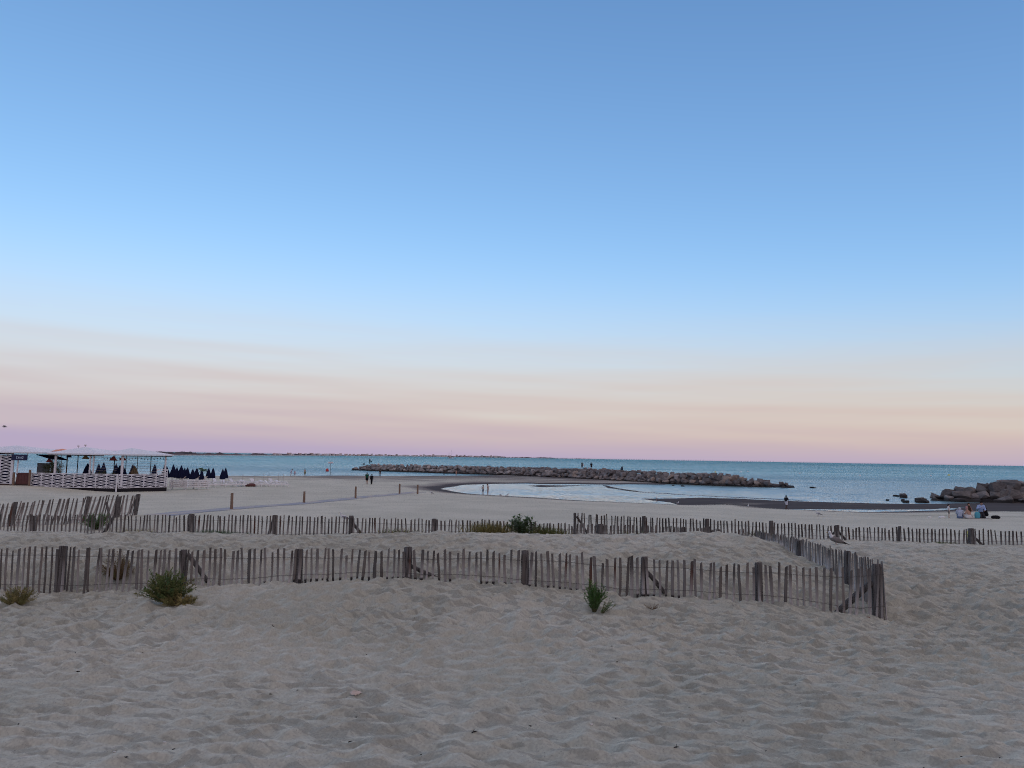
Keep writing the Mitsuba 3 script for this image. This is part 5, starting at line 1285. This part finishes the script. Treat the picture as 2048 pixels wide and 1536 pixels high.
grass('dark green grass tuft at the foot of the middle fence left of its centre', -9.8, 26.2, 0.9, 0.3, 0.34, 420, [L_DARK, L_GREY], 91)
grass('pale green grass tuft at the middle fence between two posts near the centre', -3.8, 26.2, 0.9, 0.2, 0.40, 240, [L_GREEN, L_STRAW], 92)
grass('olive dry grass round the base of the leafy bush, left side', -0.65, 25.9, 0.75, 0.25, 0.62, 620, [L_OLIVE, L_STRAW], 93)
grass('olive grass round the base of the leafy bush, right side', 1.15, 25.9, 0.75, 0.25, 0.50, 620, [L_OLIVE, L_GREEN], 94)
grass('yellowish grass beyond the middle fence right of the leaning fence', -13.6, 28.3, 0.9, 0.4, 0.35, 260, [L_STRAW, L_OLIVE], 95)
grass('grass tuft between the pales right of the braced end post of the far fence', 4.3, 27.4, 0.8, 0.3, 0.45, 160, [L_STRAW, L_GREY], 96)
grass('small green tuft at the far fence post behind the end of the side fence', 8.9, 27.6, 0.35, 0.15, 0.36, 150, [L_OLIVE, L_DARK], 97)
grass('low green strip of grass under the far fence at right', 15.6, 28.05, 0.7, 0.12, 0.14, 160, [L_DARK, L_OLIVE], 98)
grass('tiny grass tuft at the foot of the corner post', 7.70, 15.65, 0.06, 0.05, 0.12, 30, [L_OLIVE, L_STRAW], 99)
shrub('dark_bush', 'dark green bush growing between the middle fence and the leaning fence', -16.0, 30.2, 0.55, 0.85, 90, 40, (0.07, 0.022), [(L_DARK, 5, 'foliage'), (L_OLIVE, 1, 'olive_foliage')], 88, 'bush')


def leafy_bush(label, x, y, seed):
    """Stout stalks with whorls of broad glossy leaves."""
    r = np.random.default_rng(seed)
    t = thing('leafy_bush', label, 'bush')
    z = float(ground(x, y)[0]) - 0.03
    stalks, Vg, Fg, nv = [], [[], []], [[], []], [0, 0]
    for i in range(26):
        a = r.uniform(0, 2 * np.pi); R = 0.62 * math.sqrt(r.random()); h = 0.30 + 0.42 * (1 - (R / 0.66) ** 2) * (0.7 + 0.4 * r.random())
        tt = np.linspace(0, 1, 6); q = np.c_[R * math.cos(a) * tt ** 1.2, 0.5 * R * math.sin(a) * tt ** 1.2, h * tt] + np.cumsum(r.normal(0, .012, (6, 3)), 0)
        stalks.append(tube(q, np.linspace(.014, .006, 6), 5, cap=False))
        for k in range(22):
            u = 0.30 + 0.70 * (k / 21); p = np.array([np.interp(u, tt, q[:, c]) for c in range(3)])
            g = k * 2.4 + r.normal(0, .3); el = 0.15 + 0.7 * u + r.normal(0, .2)
            d = np.array([math.cos(g) * math.cos(el), math.sin(g) * math.cos(el), math.sin(el) * 0.8]); s = np.cross(d, [0, 0, 1.0]); s /= np.linalg.norm(s) + 1e-9
            nrm = np.cross(s, d); L = (0.14 + 0.09 * r.random()) * (1.15 - 0.35 * u); W = L * 0.42
            pts = []
            for f_, w_ in ((0, 0.0), (0.25, .8), (0.55, 1.0), (0.82, .6), (1.0, 0.0)):
                c = p + d * L * f_ - nrm * 0.22 * L * f_ * f_
                pts += [c + s * W * w_ * .5 + nrm * .04 * L * w_, c, c - s * W * w_ * .5 + nrm * .04 * L * w_]
            w = int(r.random() < 0.4); b = nv[w]
            Vg[w] += pts; nv[w] += 15
            for e in range(4):
                for o in (0, 1):
                    q0 = b + e * 3 + o; Fg[w] += [[q0, q0 + 1, q0 + 4], [q0, q0 + 4, q0 + 3]]
    part(t, 'stalk', moved(join(stalks), (x, y, z)), 'stem_mat', True)
    for w, (nm, mt) in enumerate((('leaves', L_DARK), ('pale_leaves', L_GREY))):
        part(t, nm, trimesh.Trimesh(np.array(Vg[w]) + [x, y, z], np.array(Fg[w]), process=False), mt, True)


leafy_bush('broad leaved dark green bush growing over the middle fence near the centre', 0.42, 25.85, 101)

# trees seen through the pavilion and the palm behind the parasols
def small_tree(name, label, x, y, z0, h, crown, n, mats, seed, leaf=(0.16, 0.03), droop=0.0, cat='tree'):
    r = np.random.default_rng(seed)
    t = thing(name, label, cat)
    trunk = np.array([[0, 0, -0.1], [0.03, 0, h * .25], [-0.02, 0.02, h * .5], [0.02, 0, h * .72]]) + [x, y, z0]
    part(t, 'trunk', tube(trunk, [.09, .07, .055, .03], 7), 'dry_stem_mat', True)
    limbs, B, D = [], [], []
    for i in range(16):
        a = r.uniform(0, 2 * np.pi); s = h * (.3 + .4 * r.random()); e = np.array([math.cos(a) * crown * (.5 + .5 * r.random()), math.sin(a) * crown * (.5 + .5 * r.random()), s + h * .3 * r.random()])
        p0 = np.array([0, 0, s * .8]); mid = (p0 + e) / 2 + r.normal(0, .08, 3); limbs.append(tube(np.array([p0, mid, e]) + [x, y, z0], [.03, .018, .008], 5))
        m = n // 16; c = e + r.normal(0, .22 * crown, (m, 3)) * [1, 1, .8]; B.append(c); D.append(r.normal(0, 1, (m, 3)) + [0, 0, -droop])
    part(t, 'branch', join(limbs), 'dry_stem_mat', True)
    B, D = np.vstack(B) + [x, y, z0], np.vstack(D); k = r.integers(0, len(mats), len(B))
    for w, mt in enumerate(mats):
        v, f = blades(B[k == w], D[k == w], leaf[0] * (.6 + .8 * r.random((k == w).sum())), np.full((k == w).sum(), leaf[1]), r)
        part(t, ['crown', 'pale_crown'][w], trimesh.Trimesh(v, f, process=False), mt, False)


small_tree('olive_tree', 'bushy potted olive tree just right of the twin white posts of the pavilion', -43.5, 84.0, FLOOR, 1.55, 0.62, 1500, [L_OLIVE, L_DARK], 111)
small_tree('olive_tree', 'dark potted olive tree just left of the twin white posts of the pavilion', -44.9, 84.2, FLOOR, 1.5, 0.35, 800, [L_DARK, L_OLIVE], 112)
small_tree('willow_tree', 'grey green drooping tree between the hut and the pavilion', -50.0, 84.6, 1.2, 2.9, 0.85, 2600, [L_GREY, L_OLIVE], 113, (0.22, 0.025), droop=2.0)
t = thing('palm_tree', 'small dark palm standing behind the cluster of closed navy parasols', 'palm')
x, y = -44.6, 112.0; z = float(ground(x, y)[0])
part(t, 'trunk', tube([[x, y, z - .1], [x + .05, y, z + 1.0], [x, y, z + 1.9]], [.13, .11, .09], 8), 'dry_stem_mat', True)
r = np.random.default_rng(115)
for k in range(15):
    a = k * 2.4; tt = np.linspace(0, 1, 9); el = r.uniform(.2, 1.2); L = 1.0
    q = np.c_[np.cos(a) * L * tt * math.cos(el), np.sin(a) * L * tt * math.cos(el), 1.85 + L * tt * math.sin(el) - .55 * tt ** 2] + [x, y, z]
    B = np.repeat(q[1:], 6, 0) + r.normal(0, .01, (48, 3)); dd = np.gradient(q, axis=0)[1:]; sd = np.cross(dd, [0, 0, 1]); sd /= np.linalg.norm(sd, axis=1, keepdims=True)
    D = np.repeat(dd / np.linalg.norm(dd, axis=1, keepdims=True), 6, 0) * .5 + np.repeat(sd, 6, 0) * np.tile([1, -1, 1, -1, 1, -1], 8)[:, None]
    v, f = blades(B, D, np.full(48, .28), np.full(48, .025), r)
    part(t, 'frond', join([tube(q, np.linspace(.012, .004, 9), 4, cap=False), (v, f)]), L_DARK, False)

# ------------------------------------------------------------------ small things on the sand
def rippled(x, y): return float(ground(x, y)[0]) + 0.0


def sand_z(x, y):
    amp = 0.75 + 0.35 * sstep(9, 14, y) * sstep(23, 19, y)
    return float(ground(x, y)[0] + ripples(np.array([float(x)]), np.array([float(y)]))[0] * sstep(46, 24, y) * sstep(2, 3.5, y) * sstep(30, 18, abs(x)) * amp)


scene['shell_mat'] = principled((0.62, 0.52, 0.45), 0.6, 0.3)
scene['shell_pale'] = principled((0.62, 0.60, 0.57), 0.6, 0.3)
scene['debris_dark'] = principled((0.018, 0.016, 0.015), 0.7, 0.3)
scene['rust_mat'] = principled((0.20, 0.07, 0.04), 0.8, 0.2)
t = thing('oyster_shell', 'pale pinkish oyster shell lying on the rippled sand in the foreground', 'shell')
g = np.linspace(0, 2 * np.pi, 24, endpoint=False); r = np.random.default_rng(121)
rim = (1 + 0.12 * np.sin(3 * g + 1) + 0.06 * r.normal(size=24))
rings = [(1.0, 0.0), (0.8, 0.22), (0.5, 0.34), (0.2, 0.40)]
v = np.vstack([np.stack([0.068 * k * rim * np.cos(g) - 0.012 * (1 - k), 0.042 * k * rim * np.sin(g), 0.05 * h + 0.004 * r.normal(size=24)], 1) for k, h in rings] + [[[-0.012, 0, 0.021]]])
f = [[i * 24 + j, i * 24 + (j + 1) % 24, (i + 1) * 24 + (j + 1) % 24] for i in range(3) for j in range(24)] + [[i * 24 + j, (i + 1) * 24 + (j + 1) % 24, (i + 1) * 24 + j] for i in range(3) for j in range(24)] + [[72 + j, 72 + (j + 1) % 24, 96] for j in range(24)]
sh = trimesh.Trimesh(v, np.array(f), process=False); sh.apply_transform(trimesh.transformations.rotation_matrix(0.25, [1, 0, 0]))
add(t, moved(sh, (-1.79, 9.4, sand_z(-1.79, 9.4) + 0.012), 0.3), 'shell_mat', True)
for i, (x, y, s, a, mt, lab) in enumerate([(-5.63, 10.4, .045, .3, 'debris_dark', 'small dark stick end on the sand at left in the foreground'), (-3.12, 7.52, .030, 1.2, 'debris_dark', 'small black fragment near the bottom edge left of centre'),
                                           (-3.95, 13.24, .05, .8, 'debris_dark', 'tiny dark twig tuft on the sand below the fence at left'), (-1.11, 8.32, .035, 0, 'debris_dark', 'small black chip on the sand in the centre foreground'),
                                           (-0.32, 7.98, .04, .6, 'debris_dark', 'dark forked chip on the sand right of the black chip'), (1.62, 7.6, .035, .2, 'debris_dark', 'dark bit of weed in a hollow right of centre in the foreground'),
                                           (6.2, 11.3, .06, .1, 'debris_dark', 'dark twig on the sand at right in the foreground'), (7.07, 15.45, .05, 2.6, 'rust_mat', 'small rusty bent strip on the sand by the fence corner'),
                                           (7.34, 15.5, .03, .3, 'debris_dark', 'tiny dark chip on the sand by the corner post'), (-1.5, 7.7, .03, .4, 'debris_dark', 'small dark chip near the bottom edge below the oyster shell'), (2.8, 8.6, .03, .9, 'debris_dark', 'small dark chip on the sand right of centre')]):
    k = thing('driftwood_chip', lab, 'debris', 'dark bits of debris on the sand')
    r = np.random.default_rng(130 + i); s *= 0.7
    z = sand_z(x, y) + 0.006
    ms = [tube([[-s, 0, 0], [0, .12 * s, .15 * s], [s, 0, .1 * s]], [s * .16, s * .24, s * .12], 6)]
    if i in (2, 4, 5): ms.append(tube([[-.3 * s, 0, .05 * s], [.2 * s, .5 * s, .6 * s], [.5 * s, .7 * s, .9 * s]], [s * .12, s * .1, s * .05], 5))
    add(k, moved(join(ms), (x, y, z), a), mt, True)
r = np.random.default_rng(141)
bits, dark_bits = [], []
for _ in range(420):
    y = 5.2 + 9.0 * r.random() ** 1.6; x = r.uniform(-0.75, 0.75) * (y + 1)
    s = 0.004 + 0.010 * r.random() ** 3
    m = trimesh.convex.convex_hull(r.normal(size=(9, 3)) * [s, s * .8, s * .45])
    (bits if r.random() < 0.6 else dark_bits).append(moved(m, (x, y, sand_z(x, y) + 0.002)))
add(thing('shell_fragments', 'scattered pale shell crumbs on the foreground sand', 'shells', kind='stuff'), join(bits), 'shell_pale')
add(thing('weed_crumbs', 'scattered dark crumbs of weed on the foreground sand', 'debris', kind='stuff'), join(dark_bits), 'debris_dark')
